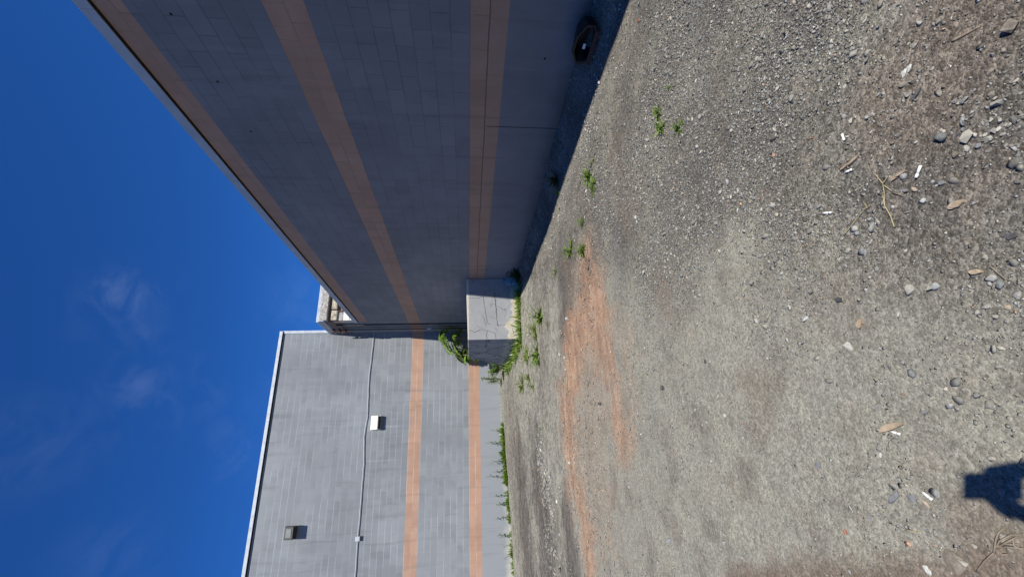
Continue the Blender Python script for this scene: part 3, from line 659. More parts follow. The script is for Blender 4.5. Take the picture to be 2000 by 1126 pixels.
for a_ in (
 (1977, 52, 34, 'brown', .7, 'largest brown rock half buried at the corner of the photo'), (1894, 266, 31, 'pale', .6, 'largest pale angular stone in the loose pile near the corner'),
 (1952, 201, 23, 'pale', .75, 'blunt pale stone above the dark hollow, topmost in the loose pile'), (1938, 186, 20, 'brown', .5), (1885, 198, 21, 'slate', .45), (1868, 197, 14, 'grey', .6),
 (1884, 240, 17, 'slate', .75, 'blue grey cube shaped stone just above the largest pale stone'), (1930, 272, 21, 'pale', .6), (1952, 236, 17, 'grey', .7), (1941, 256, 16, 'grey', .6), (1974, 244, 11, 'pale', .7),
 (1889, 289, 17, 'pale', .5), (1914, 285, 18, 'slate', .5), (1921, 97, 10, 'pale', .9, 'smooth egg shaped pale pebble standing alone near the brown rock'), (1940, 107, 12, 'grey', .9, 'round grey pebble next to the egg shaped pale one'),
 (1933, 139, 18, 'brown', .4), (1986, 158, 13, 'pale', .6), (1718, 185, 12, 'slate', .5), (1696, 229, 14, 'grey', .75, 'rounded grey stone with a flat grey chip leaning on it'),
 (1705, 224, 13, 'grey', .3), (1664, 235, 13, 'pale', .5), (1773, 184, 18, 'grey', .6), (1765, 165, 18, 'brown', .5), (1790, 89, 14, 'grey', .35), (1690, 41, 10, 'pale', .6),
 (1808, 218, 9, 'grey', .7), (1672, 294, 9, 'pale', .7), (1860, 250, 10, 'grey', .7), (1873, 262, 12, 'dark', .5), (1900, 225, 12, 'grey', .6), (1960, 262, 12, 'grey', .6), (1990, 285, 12, 'grey', .6),
 (1772, 368, 17, 'slate', .7, 'blue grey lump touching a tan stone beside the long straw'), (1787, 369, 15, 'tan', .5, 'tan flat stone touching the blue grey lump'), (1840, 356, 19, 'slate', .5), (1822, 356, 11, 'slate', .5), (1905, 398, 15, 'slate', .45),
 (1820, 560, 25, 'pale', .55, 'pale grey chunk with a dark hollow under its side on bare dust'), (1641, 585, 18, 'dark', .7, 'dark blue grey pebble alone on the trodden dust'), (1929, 597, 19, 'grey', .4), (1974, 460, 27, 'dark', .25, 'dark flat slab sunk flush into the dust'),
 (1770, 490, 9, 'pale', .6), (1657, 676, 25, 'white', .18, 'flat chalky white flake pressed into the middle of the yard'), (1737, 718, 22, 'grey', .45, 'flat grey stone casting a thin dark shadow below the white flake'), (1713, 793, 27, 'grey', .25), (1806, 804, 22, 'grey', .3),
 (1597, 908, 24, 'slate', .2, 'thin pointed slate flake lying alone on the dust'), (1754, 933, 24, 'grey', .35), (1782, 970, 24, 'slate', .3), (1810, 983, 19, 'tan', .5, 'tan knobbly stone beside a white stub close to the phone shadow'),
 (1905, 1065, 13, 'pale', .5), (1942, 795, 13, 'white', .5), (1955, 679, 13, 'pale', .5), (1296, 757, 13, 'dark', .8, 'black angular stone alone below the split of the clay strips'),
 (1174, 788, 10, 'dark', .9, 'small dark stone between the two orange clay strips'), (1416, 811, 11, 'pale', .5), (1309, 1056, 17, 'slate', .5), (1337, 1037, 8, 'white', .5),
 (1104, 698, 9, 'pale', .7), (1095, 691, 9, 'pale', .8), (1106, 722, 8, 'pale', .6), (1138, 681, 8, 'pale', .7), (1114, 903, 10, 'white', .7, 'whitest stone on the far end of the clay strip'), (1378, 705, 11, 'dark', .4), (1388, 707, 7, 'pale', .6),
 (1335, 379, 10, 'tan', .7), (1408, 375, 13, 'pale', .5), (1524, 320, 10, 'pale', .5), (1463, 311, 11, 'grey', .5), (1513, 334, 9, 'pale', .7), (1532, 485, 13, 'grey', .5), (1453, 576, 11, 'slate', .6),
 (1110, 622, 12, 'pale', .8, 'pale rough lump on the brown earth before the concrete block'), (1150, 524, 8, 'dark', .8), (1400, 356, 8, 'pale', .5), (1381, 356, 8, 'pale', .5), (1598, 403, 15, 'slate', .4),
 (1538, 68, 10, 'pale', .5), (1481, 115, 12, 'pale', .6), (1490, 180, 9, 'pale', .5), (1248, 41, 11, 'red', .4, 'red brick fragment beside the shadow edge of the wall'), (1258, 27, 8, 'red', .4, 'smaller red brick fragment next to the shadow edge'),
 (1652, 1038, 14, 'red', .35, 'flat orange brick chip on the brown dust'), (1586, 269, 9, 'red', .4, 'tiny orange chip among chippings on the wall side'), (1571, 196, 9, 'white', .4), (1517, 150, 8, 'white', .5), (1417, 44, 7, 'white', .4),
 (1650, 169, 11, 'white', .2), (1455, 550, 7, 'white', .4), (1590, 599, 8, 'white', .2, 'small round white disc on the trodden dust'), (1971, 599, 17, 'tan', .25), (1880, 560, 12, 'dark', .4), (1560, 470, 9, 'pale', .5), (1690, 590, 8, 'grey', .6),
 (1500, 700, 9, 'pale', .5), (1560, 880, 10, 'grey', .5), (1640, 900, 10, 'pale', .4), (1480, 950, 9, 'grey', .5), (1390, 900, 8, 'pale', .5), (1700, 1010, 14, 'slate', .4), (1745, 1005, 13, 'grey', .4), (1230, 950, 8, 'pale', .6), (1345, 1000, 9, 'grey', .5)):
    stone(*a_)
for _ in range(55):
    stone(rs.uniform(1838, 1996), rs.gauss(232, 42), rs.uniform(5, 12), rs.choice(('grey', 'grey', 'slate', 'pale', 'brown')), rs.uniform(.4, .8))
stone(1792, 183, 30, 'dark', .3, 'long dark slate splinter lying flat by the white crumbs', aspect=.3, ang=math.pi/2-YAW+.9)
stone(1748, 970, 48, 'slate', .22, 'long blue grey slate slab near the phone shadow', aspect=.35, ang=2.15)
stone(1866, 1100, 62, 'brown', .22, 'broad flat stone half hidden under dust beside the dried root', aspect=.75, ang=.6, sink=.55)
stone(1884, 1096, 26, 'pale', .35, 'pale bare corner piece on the broad flat stone', aspect=.6, ang=1.2, sink=.1)

# ------------------------------------------------------------------ litter
def ground_frame(px, py, px2, py2):
    a, d1 = at(px, py); c, _ = at(px2, py2); return a, c, d1
M['cig_paper'] = simple('cigarette_paper', (.72, .71, .68), .8, .06, 40)
M['filter'] = simple('cork_filter', (.42, .24, .11), .8, .1, 40)
M['straw'] = simple('dry_straw', (.34, .29, .16), .7, .2, 25)
M['wood'] = simple('weathered_wood', (.29, .225, .16), .85, .3, 18, bump=.003)
M['paper'] = simple('crumpled_paper', (.42, .42, .39), .85, .08, 20)
M['bark'] = simple('dead_root', (.20, .16, .12), .9, .25, 40, bump=.003)
for i, (x1, y1, x2, y2, lab) in enumerate(((1802, 323, 1793, 347, 'long white cigarette end beside the straw stalks'), (1655, 336, 1667, 331, 'white cigarette stub near brown bark crumbs'), (1611, 416, 1627, 415, 'stubby white cigarette end left of the short straw'),
        (1744, 842, 1762, 847, 'white cigarette end touching the tan wood chip'), (1806, 960, 1825, 975, 'white cigarette stub nearest the phone shadow'), (1648, 262, 1652, 274, 'white cigarette stub below the rounded grey stone'))):
    a, c, _ = ground_frame(x1, y1, x2, y2); rr = .0042; L = (c-a).length; up = Vector((0, 0, rr*.9+.003))
    t = thing('cigarette_end', a.lerp(c, .5)+up, lab, 'cigarette end')
    MB().tube([a+up, a.lerp(c, .68)+up], [rr, rr*.95], 9).build('paper_tube', M['cig_paper'], t, smooth=True)
    MB().tube([a.lerp(c, .682)+up, c+up], rr*1.02, 9).build('filter', M['cig_paper'], t, smooth=True)
def stalk(polys, name, lab, cat, mat, r0, lift=.006, curl=0):
    pl_ = MB(); org = None
    for poly in polys:
        P = []
        for i, q in enumerate(poly):
            p, _ = at(*q); p = p+Vector((0, 0, lift+(.012*math.sin(i*1.7)+.01)*curl)); P.append(p)
        if org is None: org = P[0].copy()
        F_ = []
        for i in range(len(P)-1):
            for k in range(4): F_.append(P[i].lerp(P[i+1], k/4))
        F_.append(P[-1]); n_ = len(F_)
        pl_.tube(F_, [r0*(1-.55*i/n_) for i in range(n_)], 6)
    o = pl_.build(name, mat, None, smooth=True)
    # put the origin at the thing itself
    o.data.transform(Matrix.Translation(-org)); o.location = org
    return tag(o, lab, cat)
stalk([[(1750, 443), (1742, 420), (1731, 402), (1730, 375), (1727, 356)], [(1731, 402), (1727, 380)], [(1727, 358), (1711, 338)], [(1728, 358), (1737, 344)], [(1730, 362), (1745, 373)]], 'straw_stalk', 'bent forked straw stalk lying on the gravel, longest one', 'straw', M['straw'], .0019)
stalk([[(1650, 460), (1672, 432), (1696, 403)], [(1690, 410), (1703, 400)], [(1696, 403), (1690, 396)]], 'straw_stalk', 'short straight straw stalk with a forked tip on the dust', 'straw', M['straw'], .0016)
stalk([[(1938, 520), (1952, 532), (1967, 545)]], 'twig', 'thin dark twig lying alone on bare dust', 'twig', M['bark'], .0018)
stalk([[(1746, 375), (1770, 384)]], 'twig', 'short brown twig running from the straw to the tan stone', 'twig', M['bark'], .002)
stalk([[(1773, 1034), (1804, 1039)]], 'straw_stalk', 'pale bit of straw below the blue grey slab', 'straw', M['straw'], .002)
stalk([[(1108, 735), (1107, 770)], [(1111, 765), (1128, 735)]], 'straw_stalk', 'two pale stems lying across the orange clay', 'straw', M['straw'], .006)
stalk([[(1861, 80), (1890, 65), (1914, 52)]], 'stick', 'flat pale stick half buried beside the brown rock', 'stick', M['bark'], .005, .001)
stalk([[(1914, 1116), (1934, 1094), (1946, 1078), (1953, 1068)], [(1948, 1078), (1956, 1052), (1956, 1038), (1966, 1028)], [(1952, 1070), (1963, 1055), (1980, 1043), (2006, 1042)], [(1953, 1069), (1975, 1058), (1990, 1048), (2010, 1050)],
       [(1956, 1068), (1978, 1066), (2006, 1070)], [(1985, 1052), (1992, 1064), (2006, 1074)], [(1955, 1070), (1968, 1082), (1976, 1080)], [(1958, 1066), (1972, 1060), (2000, 1062)]],
      'dried_root', 'dead weed pulled up with its bare roots fanned out on the dust', 'dead plant', M['bark'], .0026, .004, .6)
def chip(px1, py1, px2, py2, w, mat, name, lab, cat, thick=.006, sides=6):
    a, c, _ = ground_frame(px1, py1, px2, py2); d = (c-a); L = d.length; d.normalize(); s_ = Vector((-d.y, d.x, 0)); r_ = random.Random(int(px1*7+py1))
    top = []
    for k in range(sides*2):
        t = k/sides if k < sides else (2*sides-1-k)/sides
        sd = 1 if k < sides else -1
        t = t*sides/(sides-1)
        top.append(a+d*(L*t)+s_*sd*w*(.25+.75*math.sin(math.pi*min(1, max(0, t*.9+.05))))*r_.uniform(.7, 1.1))
    zz = max(p.z for p in (a, c))+.004
    vb = [Vector((p.x, p.y, gz(p.x, p.y)-.002)) for p in top]; vt = [Vector((p.x, p.y, zz+thick*r_.uniform(.6, 1.2))) for p in top]; n_ = len(top)
    org = a.lerp(c, .5)
    mb_ = MB().add(vb+vt, [tuple(range(n_)), tuple(range(2*n_-1, n_-1, -1))]+[(i, (i+1) % n_, (i+1) % n_+n_, i+n_) for i in range(n_)])
    o = mb_.build(name, mat); o.data.transform(Matrix.Translation(-org)); o.location = org
    return tag(o, lab, cat)
chip(1856, 406, 1886, 392, .011, M['wood'], 'dead_leaf', 'curled brown leaf lying among the chippings', 'leaf')
chip(1722, 841, 1766, 826, .011, M['wood'], 'wood_chip', 'broad tan wood splinter beside a white cigarette end', 'wood chip')
chip(1680, 640, 1684, 622, .012, M['wood'], 'wood_chip', 'short tan wood chip standing out of the dust', 'wood chip')
chip(1898, 531, 1921, 530, .008, M['wood'], 'wood_chip', 'narrow brown wood chip on bare dust near the lone twig', 'wood chip')
for k, (x1, y1, x2, y2) in enumerate(((1645, 331, 1662, 318), (1660, 322, 1680, 303), (1752, 345, 1772, 333), (1745, 352, 1757, 341))):
    chip(x1, y1, x2, y2, .006, M['wood'], 'bark_flake', ('brown bark flake beside the white stub', 'larger bark flake above the white stub', 'dark bark flake at the head of the forked straw', 'small bark crumb touching the forked straw')[k], 'bark')
def crumple(px, py, size, mat, name, lab, cat, thick=.3):
    p, dep = at(px, py); s = size/F_PX*dep; r_ = random.Random(px+py); bm = bmesh.new()
    bmesh.ops.create_icosphere(bm, subdivisions=2, radius=.5)
    for v in bm.verts:
        k = r_.uniform(.6, 1.25); v.co = Vector((v.co.x*s*k, v.co.y*s*.7*k, v.co.z*s*thick*r_.uniform(.5, 1.4)))
    me = bpy.data.meshes.new(name); bm.to_mesh(me); bm.free(); me.materials.append(mat)
    o = bpy.data.objects.new(name, me); COL.objects.link(o); o.location = p+Vector((0, 0, s*thick*.3)); o.rotation_euler.z = r_.uniform(0, 6)
    return tag(o, lab, cat)
crumple(1777, 133, 14, M['paper'], 'paper_scrap', 'pale crumpled scrap, upper of a touching pair on the wall side', 'paper')
crumple(1767, 143, 16, M['paper'], 'paper_scrap', 'pale crumpled scrap, lower and larger of a touching pair', 'paper')
crumple(1720, 888, 10, M['paper'], 'paper_scrap', 'tiny white folded scrap alone on the dust', 'paper')
crumple(1812, 1112, 17, M['paper'], 'paper_scrap', 'white crumpled scrap beside the broad flat stone', 'paper')
M['blue_rag'] = simple('faded_blue_plastic', (.20, .30, .36), .6, .2, 12)
M['sticker'] = simple('white_label', (.66, .68, .72), .5, .05, 20)

# black tub lying against the wall foot, in the shade
tb = thing('plastic_tub', (4.02, 3.12, .1), 'black plastic tub with a small white label lying in shade against the wall foot', 'tub')
def ring(c, ax, rx, rz, n=8, ph=.39):
    return [c+Vector((ax.x*rx*math.cos(2*math.pi*k/n+ph), ax.y*rx*math.cos(2*math.pi*k/n+ph), 0))+Vector((0, 0, rz*math.sin(2*math.pi*k/n+ph))) for k in range(n)]
axv = Vector((.12, 1, 0)).normalized(); nrm = Vector((1, -.12, 0)).normalized()
c0 = Vector((3.92, 3.12, .135))
r0, r1, r2, r3 = ring(c0, axv, .27, .125), ring(c0+nrm*.03, axv, .27, .125), ring(c0+nrm*.02, axv, .235, .10), ring(c0+nrm*.2, axv, .17, .075)
r0i = ring(c0, axv, .235, .10)
tbm = MB(); N8 = 8
vs = r0+r1+ring(c0+nrm*.2, axv, .19, .09)+r0i+ring(c0+nrm*.17, axv, .165, .075)
fs = []
for a_i, b_i in ((0, 1), (1, 2), (0, 3), (3, 4)):
    for k in range(N8): fs.append((a_i*N8+k, a_i*N8+(k+1) % N8, b_i*N8+(k+1) % N8, b_i*N8+k))
fs += [tuple(2*N8+k for k in range(N8)), tuple(4*N8+k for k in range(N8))]
tbm.add(vs, fs).build('tub_body', M['black_plastic'], tb, bevel=.006)
lb = on_plane(1157, 64, 0, 3.905)
MB().box(3.908, 3.09, .135, 3.914, 3.15, .162).build('label_sticker', M['sticker'], tb)
MB().prism([(3.88, .04), (3.915, .035), (3.935, .075), (3.90, .08)], 1, 2.93, 3.32).build('wooden_edge', M['rust'], tb)
# faded plastic by the block, in the wall's shadow
p = on_plane(993, 550, 1, BY-.03)
rg = MB(); r_ = random.Random(9); gridn = 7
vs = [(p.x-.12+.24*i/(gridn-1)+r_.uniform(-.015, .015), BY-.03-.05*r_.random()-.06*(1-j/(gridn-1)), .12+.34*j/(gridn-1)*(1-.4*abs(i/(gridn-1)-.5))) for j in range(gridn) for i in range(gridn)]
rg.add(vs, [(j*gridn+i, j*gridn+i+1, (j+1)*gridn+i+1, (j+1)*gridn+i) for j in range(gridn-1) for i in range(gridn-1)])
o = rg.build('plastic_sheet', M['blue_rag'], None, smooth=True); sd = o.modifiers.new('thickness', 'SOLIDIFY'); sd.thickness = .004
tag(o, 'faded blue plastic scrap leaning on the concrete block in the wall shadow', 'plastic scrap')

# ------------------------------------------------------------------ plants
def leaf_mat(name, c1, c2, trans=.45):
    m, nt, b = new_mat(name); nt.nodes.remove(b); outn = nt.nodes['Material Output']
    g = nd(nt, 'ShaderNodeNewGeometry'); n = nd(nt, 'ShaderNodeTexNoise', i_Scale=9., i_Detail=3.); lk(nt, g.outputs['Position'], n.inputs['Vector'])
    rnd = math_(nt, 'ADD', math_(nt, 'MULTIPLY', g.outputs['Random Per Island'], .7), math_(nt, 'MULTIPLY', n.outputs[0], .3))
    c = mix(nt, rnd, c1, c2)
    d = nd(nt, 'ShaderNodeBsdfDiffuse'); t = nd(nt, 'ShaderNodeBsdfTranslucent'); gl = nd(nt, 'ShaderNodeBsdfGlossy', i_Roughness=.4)
    lk(nt, c, d.inputs[0]); lk(nt, mix(nt, 1., c, (1.3, 1.25, .5), 'MULTIPLY'), t.inputs[0])
    a = nd(nt, 'ShaderNodeMixShader', i_0=trans); lk(nt, d.outputs[0], a.inputs[1]); lk(nt, t.outputs[0], a.inputs[2])
    e = nd(nt, 'ShaderNodeMixShader', i_0=.05); lk(nt, a.outputs[0], e.inputs[1]); lk(nt, gl.outputs[0], e.inputs[2]); lk(nt, e.outputs[0], outn.inputs[0])
    return m
M['weed'] = leaf_mat('weed_leaf', (.095, .165, .022), (.22, .33, .06))
M['weed_pale'] = leaf_mat('pale_weed_leaf', (.17, .22, .07), (.28, .34, .12))
M['grassm'] = leaf_mat('grass_blade', (.10, .18, .02), (.24, .34, .06))
M['ailanthus'] = leaf_mat('sapling_leaf', (.09, .18, .02), (.24, .36, .06), .4)
M['shade_leaf'] = leaf_mat('shaded_weed_leaf', (.03, .05, .014), (.06, .09, .03))  # darker copy of the leaf green, shade put into the colour
M['stem'] = simple('green_stem', (.13, .14, .055), .8, .2, 20)
def leaf(mb_, base, direc, length, width, droop, r_, segs=4):
    d = Vector(direc).normalized(); side = d.cross(Vector((0, 0, 1)))
    side = side.normalized() if side.length > .05 else Vector((1, 0, 0))
    side = (side+Vector((0, 0, r_.uniform(-.4, .4)))).normalized()
    p = Vector(base); vs = []; st = length/segs
    for i in range(segs+1):
        t = i/segs; w = width*.5*(math.sin(math.pi*(.12+.86*t))**.8)
        if i == segs: w = width*.04
        vs += [p-side*w, p+side*w]
        d = (d+Vector((0, 0, -droop/segs))).normalized(); p = p+d*st
    mb_.add(vs, [(2*i, 2*i+1, 2*i+3, 2*i+2) for i in range(segs)])
def place_obj(o, org):
    o.data.transform(Matrix.Translation(-Vector(org))); o.location = org; return o
def rosette(px, py, h, lab, name='weed_plant', mat='weed', nl=22, lw=.2, up=.8, seed=None, pos=None, cat='weed', group=None, spread=1.):
    """low plant: narrow leaves from one root and a few leafy shoots; h = height in photo pixels"""
    if pos is None: p, dep = at(px, py)
    else: p, dep = Vector(pos), (Vector(pos)-Vector((0, 0, H))).dot(fwd)
    s = h/F_PX*dep; r_ = random.Random(seed if seed is not None else int(px*13+py*7)); mb_ = MB()
    for k in range(nl):
        a = r_.uniform(0, 6.28); e = r_.uniform(.15, 1.25)*up
        d = Vector((math.cos(a)*math.cos(e), math.sin(a)*math.cos(e), math.sin(e)))
        b0 = p+Vector((math.cos(a), math.sin(a), 0))*s*.08*r_.random()*spread
        leaf(mb_, b0-Vector((0, 0, .003)), d, s*r_.uniform(.6, 1.1), s*lw*r_.uniform(.7, 1.2), r_.uniform(.3, 1.0), r_)
    for k in range(max(2, nl//7)):
        a = r_.uniform(0, 6.28); tip = p+Vector((math.cos(a)*.35*s*spread, math.sin(a)*.35*s*spread, s*r_.uniform(.5, .95)*min(1, up+.1)))
        mid = p.lerp(tip, .5)+Vector((0, 0, s*.08)); mb_.tube([p-Vector((0, 0, .004)), mid, tip], [s*.018, s*.014, s*.008], 5)
        for q in range(6):
            t = .3+.7*q/5; b0 = (p.lerp(mid, t*2) if t < .5 else mid.lerp(tip, t*2-1)); a2 = a+q*2.4
            leaf(mb_, b0, (math.cos(a2), math.sin(a2), .5), s*.38*r_.uniform(.7, 1.1), s*lw*.8, .6, r_, 3)
    o = mb_.build(name, M[mat]); place_obj(o, p)
    return tag(o, lab, cat, group)
for (px, py, h, lab, mt, nl) in (
    (1309, 171, 12, 'smallest green weed of the little patch on the wall side of the yard', 'weed', 16), (1287, 222, 22, 'spreading weed above its two neighbours in the little patch on the gravel', 'weed', 24),
    (1294, 252, 24, 'weed with long blades stretched towards the wall, in the little patch', 'weed', 24), (1328, 248, 20, 'round bushy weed farthest from the wall in the little patch', 'weed', 28),
    (1158, 312, 16, 'thin tall weed at the head of the row by the wall shadow', 'weed_pale', 14), (1152, 343, 22, 'broad leafy weed in the middle of the row by the wall shadow', 'weed', 30), (1160, 362, 22, 'bright star shaped weed at the foot of the row by the wall shadow', 'weed', 26),
    (1138, 434, 17, 'lone upright weed between the weed row and the clay', 'weed', 24), (1115, 487, 24, 'taller of two weeds standing together before the clay strip', 'weed', 28), (1139, 488, 22, 'wider of two weeds standing together before the clay strip', 'weed', 28),
    (1124, 502, 8, 'seedling at the feet of the two weeds before the clay', 'weed_pale', 12), (1086, 532, 17, 'yellowish small weed on the pale gravel near the block shadow', 'weed_pale', 14), (1066, 562, 8, 'faint tiny weed on the pale gravel near the concrete block', 'weed_pale', 10),
    (1184, 258, 7, 'tiny yellow sprout near the wall shadow', 'weed_pale', 10), (1439, 408, 9, 'tiny bright seedling alone in the middle of the chippings', 'weed_pale', 10),
    (1056, 622, 34, 'leafy weed standing out in front of the concrete block', 'weed', 26), (1046, 648, 32, 'wide low weed in front of the corner of the concrete block', 'weed_pale', 26), (1070, 632, 13, 'small weed on the earth beyond the leafy one before the block', 'weed_pale', 12),
    (1050, 690, 36, 'dense weed off the corner of the concrete block', 'weed', 26), (1030, 696, 28, 'sprawling weed beside the shaded end of the block', 'weed_pale', 20), (1054, 706, 20, 'dark weed with a shadowed gap beneath, off the block corner', 'weed', 18),
    (1022, 750, 28, 'pale weed patch before the far shrub', 'weed_pale', 24), (1034, 738, 22, 'thin weed among stones before the far shrub', 'weed_pale', 16), (1042, 755, 20, 'lowest weed of the cluster before the far shrub', 'weed_pale', 14), (1018, 765, 9, 'faint weed at the end of the cluster before the far shrub', 'weed_pale', 12),
    (1056, 838, 9, 'small weed left alone on grey gravel near the clay', 'weed_pale', 12), (1032, 815, 7, 'faint weed near the foot of the back wall', 'weed_pale', 10)):
    rosette(px, py, h, lab, mat=mt, nl=nl, lw=.15 if mt == 'weed' else .12, up=.75)
rosette(1092, 376, 14, 'small weed just inside the edge of the wall shadow', mat='weed', nl=14)
rosette(1075, 348, 26, 'dark leafy weed at the wall foot in deep shade', mat='shade_leaf', nl=26)
rosette(1012, 533, 30, 'dark shaded weed where the wall meets the concrete block', mat='shade_leaf', nl=36)

def fringe(pts, n, hmin, hmax, wid, seed, mat, name, lab, cat, broad=.12, sprigs=0):
    P = [Vector(q) for q in pts]; r_ = random.Random(seed); mb_ = MB()
    for _ in range(n):
        t = r_.random()*(len(P)-1); i = min(int(t), len(P)-2); q = P[i].lerp(P[i+1], t-i)+Vector((r_.gauss(0, wid), r_.gauss(0, wid), 0))
        q.z = gz(q.x, q.y)-.005
        s = r_.uniform(hmin, hmax)*(.55+.45*math.sin(t*7.3+seed)**2); a0 = r_.uniform(0, 6.28)
        for k in range(r_.randint(4, 7)):
            a = a0+r_.uniform(0, 6.28); e = r_.uniform(.5, 1.4)
            leaf(mb_, q, (math.cos(a)*math.cos(e), math.sin(a)*math.cos(e), math.sin(e)), s*r_.uniform(.6, 1.1), s*broad*r_.uniform(.6, 1.3), r_.uniform(.3, 1.2), r_, 3)
    for _ in range(sprigs):
        t = r_.random()*(len(P)-1); i = min(int(t), len(P)-2); q = P[i].lerp(P[i+1], t-i); q.z = gz(q.x, q.y)
        s = hmax*r_.uniform(1.2, 2.1); tip = q+Vector((r_.uniform(-.12, .12), -r_.uniform(.0, .12), s)); mb_.tube([q, q.lerp(tip, .5), tip], [.006, .005, .003], 5)
        for k in range(9):
            b0 = q.lerp(tip, .35+.65*k/8); a = k*2.4; leaf(mb_, b0, (math.cos(a), math.sin(a), .6), .07, .022, .5, r_, 3)
    o = mb_.build(name, M[mat]); place_obj(o, P[0]); return tag(o, lab, cat, kind='stuff')
fy = BY-.10
fringe([(2.5, BY+.35, 0), (2.48, fy, 0), (2.9, fy-.03, 0), (3.5, fy, 0), (3.75, fy, 0)], 190, .14, .34, .06, 4, 'grassm', 'grass', 'green grass fringe growing along the foot of the concrete block', 'grass', .09)
fringe([(3.6, BY-.15, 0), (3.95, BY-.3, 0)], 40, .08, .2, .06, 6, 'grassm', 'grass', 'grass tuft at the edge of the wall shadow by the concrete block', 'grass', .09)
fringe([(2.46, BY+.4, 0), (2.42, 11.6, 0), (2.3, 13.2, 0)], 130, .14, .34, .07, 8, 'grassm', 'grass', 'grass growing along the shaded side of the concrete block', 'grass', .1)
by = BACK_Y-.10
pA, pB, pC = [on_plane(x_, y_, 1, by) for x_, y_ in ((980, 845), (985, 930), (990, 1000))]
fringe([(.85, by, 0), (.45, by-.04, 0), (-.1, by-.04, 0), (-.6, by-.03, 0), (-.9, by, 0)], 160, .12, .34, .06, 12, 'weed', 'weeds', 'bright leafy weeds crowded along the foot of the back wall', 'weeds', .2, sprigs=7)
fringe([(-.9, by, 0), (-1.5, by, 0), (-2.1, by, 0)], 90, .08, .24, .05, 13, 'weed', 'weeds', 'thinner weeds trailing along the back wall past the bright ones', 'weeds', .18, sprigs=4)
fringe([(-2.3, by, 0), (-3.6, by, 0), (-5.5, by, 0)], 90, .06, .22, .05, 14, 'weed', 'weeds', 'sparse weeds at the far end of the back wall foot', 'weeds', .18, sprigs=5)
fringe([(2.7, by+.02, 0), (1.6, by+.04, 0), (.9, by+.04, 0)], 50, .04, .12, .03, 15, 'grassm', 'grass', 'low thin grass line at the back wall foot beside the shrub', 'grass', .12)

def bush(name, lab, cat, base, rx, ry, h, n, seed, mat, lw=.025, ll=.075):
    r_ = random.Random(seed); t = thing(name, base, lab, cat); lv = MB(); st = MB(); base = Vector(base)
    for k in range(max(6, n//40)):
        a = r_.uniform(0, 6.28); q = math.sqrt(r_.random()); tip = base+Vector((math.cos(a)*rx*q, math.sin(a)*ry*q, h*r_.uniform(.45, 1.0)))
        mid = base.lerp(tip, .5)+Vector((math.cos(a)*rx*.1, 0, h*.1)); st.tube([base-Vector((0, 0, .02)), mid, tip], [.010, .007, .004], 5)
        for j in range(n//max(6, n//40)):
            w = r_.uniform(.25, 1.); b0 = base.lerp(mid, w*2) if w < .5 else mid.lerp(tip, w*2-1)
            b0 = b0+Vector((r_.gauss(0, .025), r_.gauss(0, .025), r_.gauss(0, .025))); a2 = r_.uniform(0, 6.28)
            leaf(lv, b0, (math.cos(a2), math.sin(a2), r_.uniform(-.2, .8)), ll*r_.uniform(.6, 1.2), lw*r_.uniform(.7, 1.2), .5, r_, 3)
    lv.build('foliage', M[mat], t); st.build('stem', M['stem'], t)
    return t
q = on_plane(985, 715, 1, 13.6); bush('shrub', 'green leafy shrub growing behind the broken end of the concrete block', 'shrub', (q.x, 13.6, gz(q.x, 13.6)), .42, .35, .55, 760, 21, 'weed', .03, .10)
q = on_plane(985, 740, 1, 14.2); tshr = bush('shrub', 'thin sprig like shrub with a tall leafy shoot beside the back wall', 'shrub', (q.x, 14.2, gz(q.x, 14.2)), .22, .2, .78, 300, 22, 'weed_pale', .03, .09)

def pinnate(lv, st, base, direc, length, nl, ll, lw, droop, r_):
    d = Vector(direc).normalized(); p = Vector(base); pts = [p.copy()]; n_ = nl
    for i in range(n_):
        d = (d+Vector((0, 0, -droop/n_))).normalized(); p = p+d*(length/n_); pts.append(p.copy())
        if i >= 1:
            side = d.cross(Vector((0, 0, 1))); side = side.normalized() if side.length > .1 else Vector((0, 1, 0))
            k = math.sin(math.pi*(.18+.72*i/n_))
            for sg in (1, -1):
                leaf(lv, p, side*sg+d*.45+Vector((0, 0, r_.uniform(-.25, .1))), ll*k*r_.uniform(.85, 1.1), lw*k, .45, r_, 3)
    leaf(lv, p, d, ll*.6, lw*.7, .3, r_, 3)
    st.tube(pts, [.006*(1-.6*i/n_) for i in range(n_+1)], 5)
def sapling(lab, base, trunk, fronds, seed, mat='ailanthus', fl=(.45, .75)):
    t = thing('sapling', base, lab, 'sapling'); r_ = random.Random(seed); lv, st, tk = MB(), MB(), MB()
    pts = [Vector(p) for p in trunk]; tk.tube(pts, [.016*(1-.6*i/len(pts)) for i in range(len(pts))], 7)
    for (w, a, e, L) in fronds:
        i = min(int(w*(len(pts)-1)), len(pts)-2); b0 = pts[i].lerp(pts[i+1], w*(len(pts)-1)-i)
        pinnate(lv, st, b0, (math.cos(a)*math.cos(e), math.sin(a)*math.cos(e), math.sin(e)), L, 11, .21, .062, 1.2, r_)
    lv.build('foliage', M[mat], t); st.build('leaf_stalks', M['stem'], t); tk.build('trunk', M['bark'], t, smooth=True)
    return t
r_ = random.Random(31)
sx, sy = 3.80, 14.55
fr = [(r_.uniform(.62, 1.), r_.uniform(0, 6.28), r_.uniform(-.1, .9), r_.uniform(.35, .62)) for _ in range(15)] + [(.8, 3.0, .1, .75), (.72, 3.3, .2, .8), (.9, 3.6, .3, .7), (.7, 2.8, .0, .75), (.95, 4.4, .3, .6)]
sapling('tall green sapling with feathery leaves rising between the concrete block and the back wall corner', (sx, sy, gz(sx, sy)), [(sx, sy, .1), (sx+.02, sy, .8), (sx-.05, sy, 1.5), (sx-.02, sy, 2.0), (sx-.06, sy, 2.38)], fr, 31)
sx, sy = 3.1, 14.3
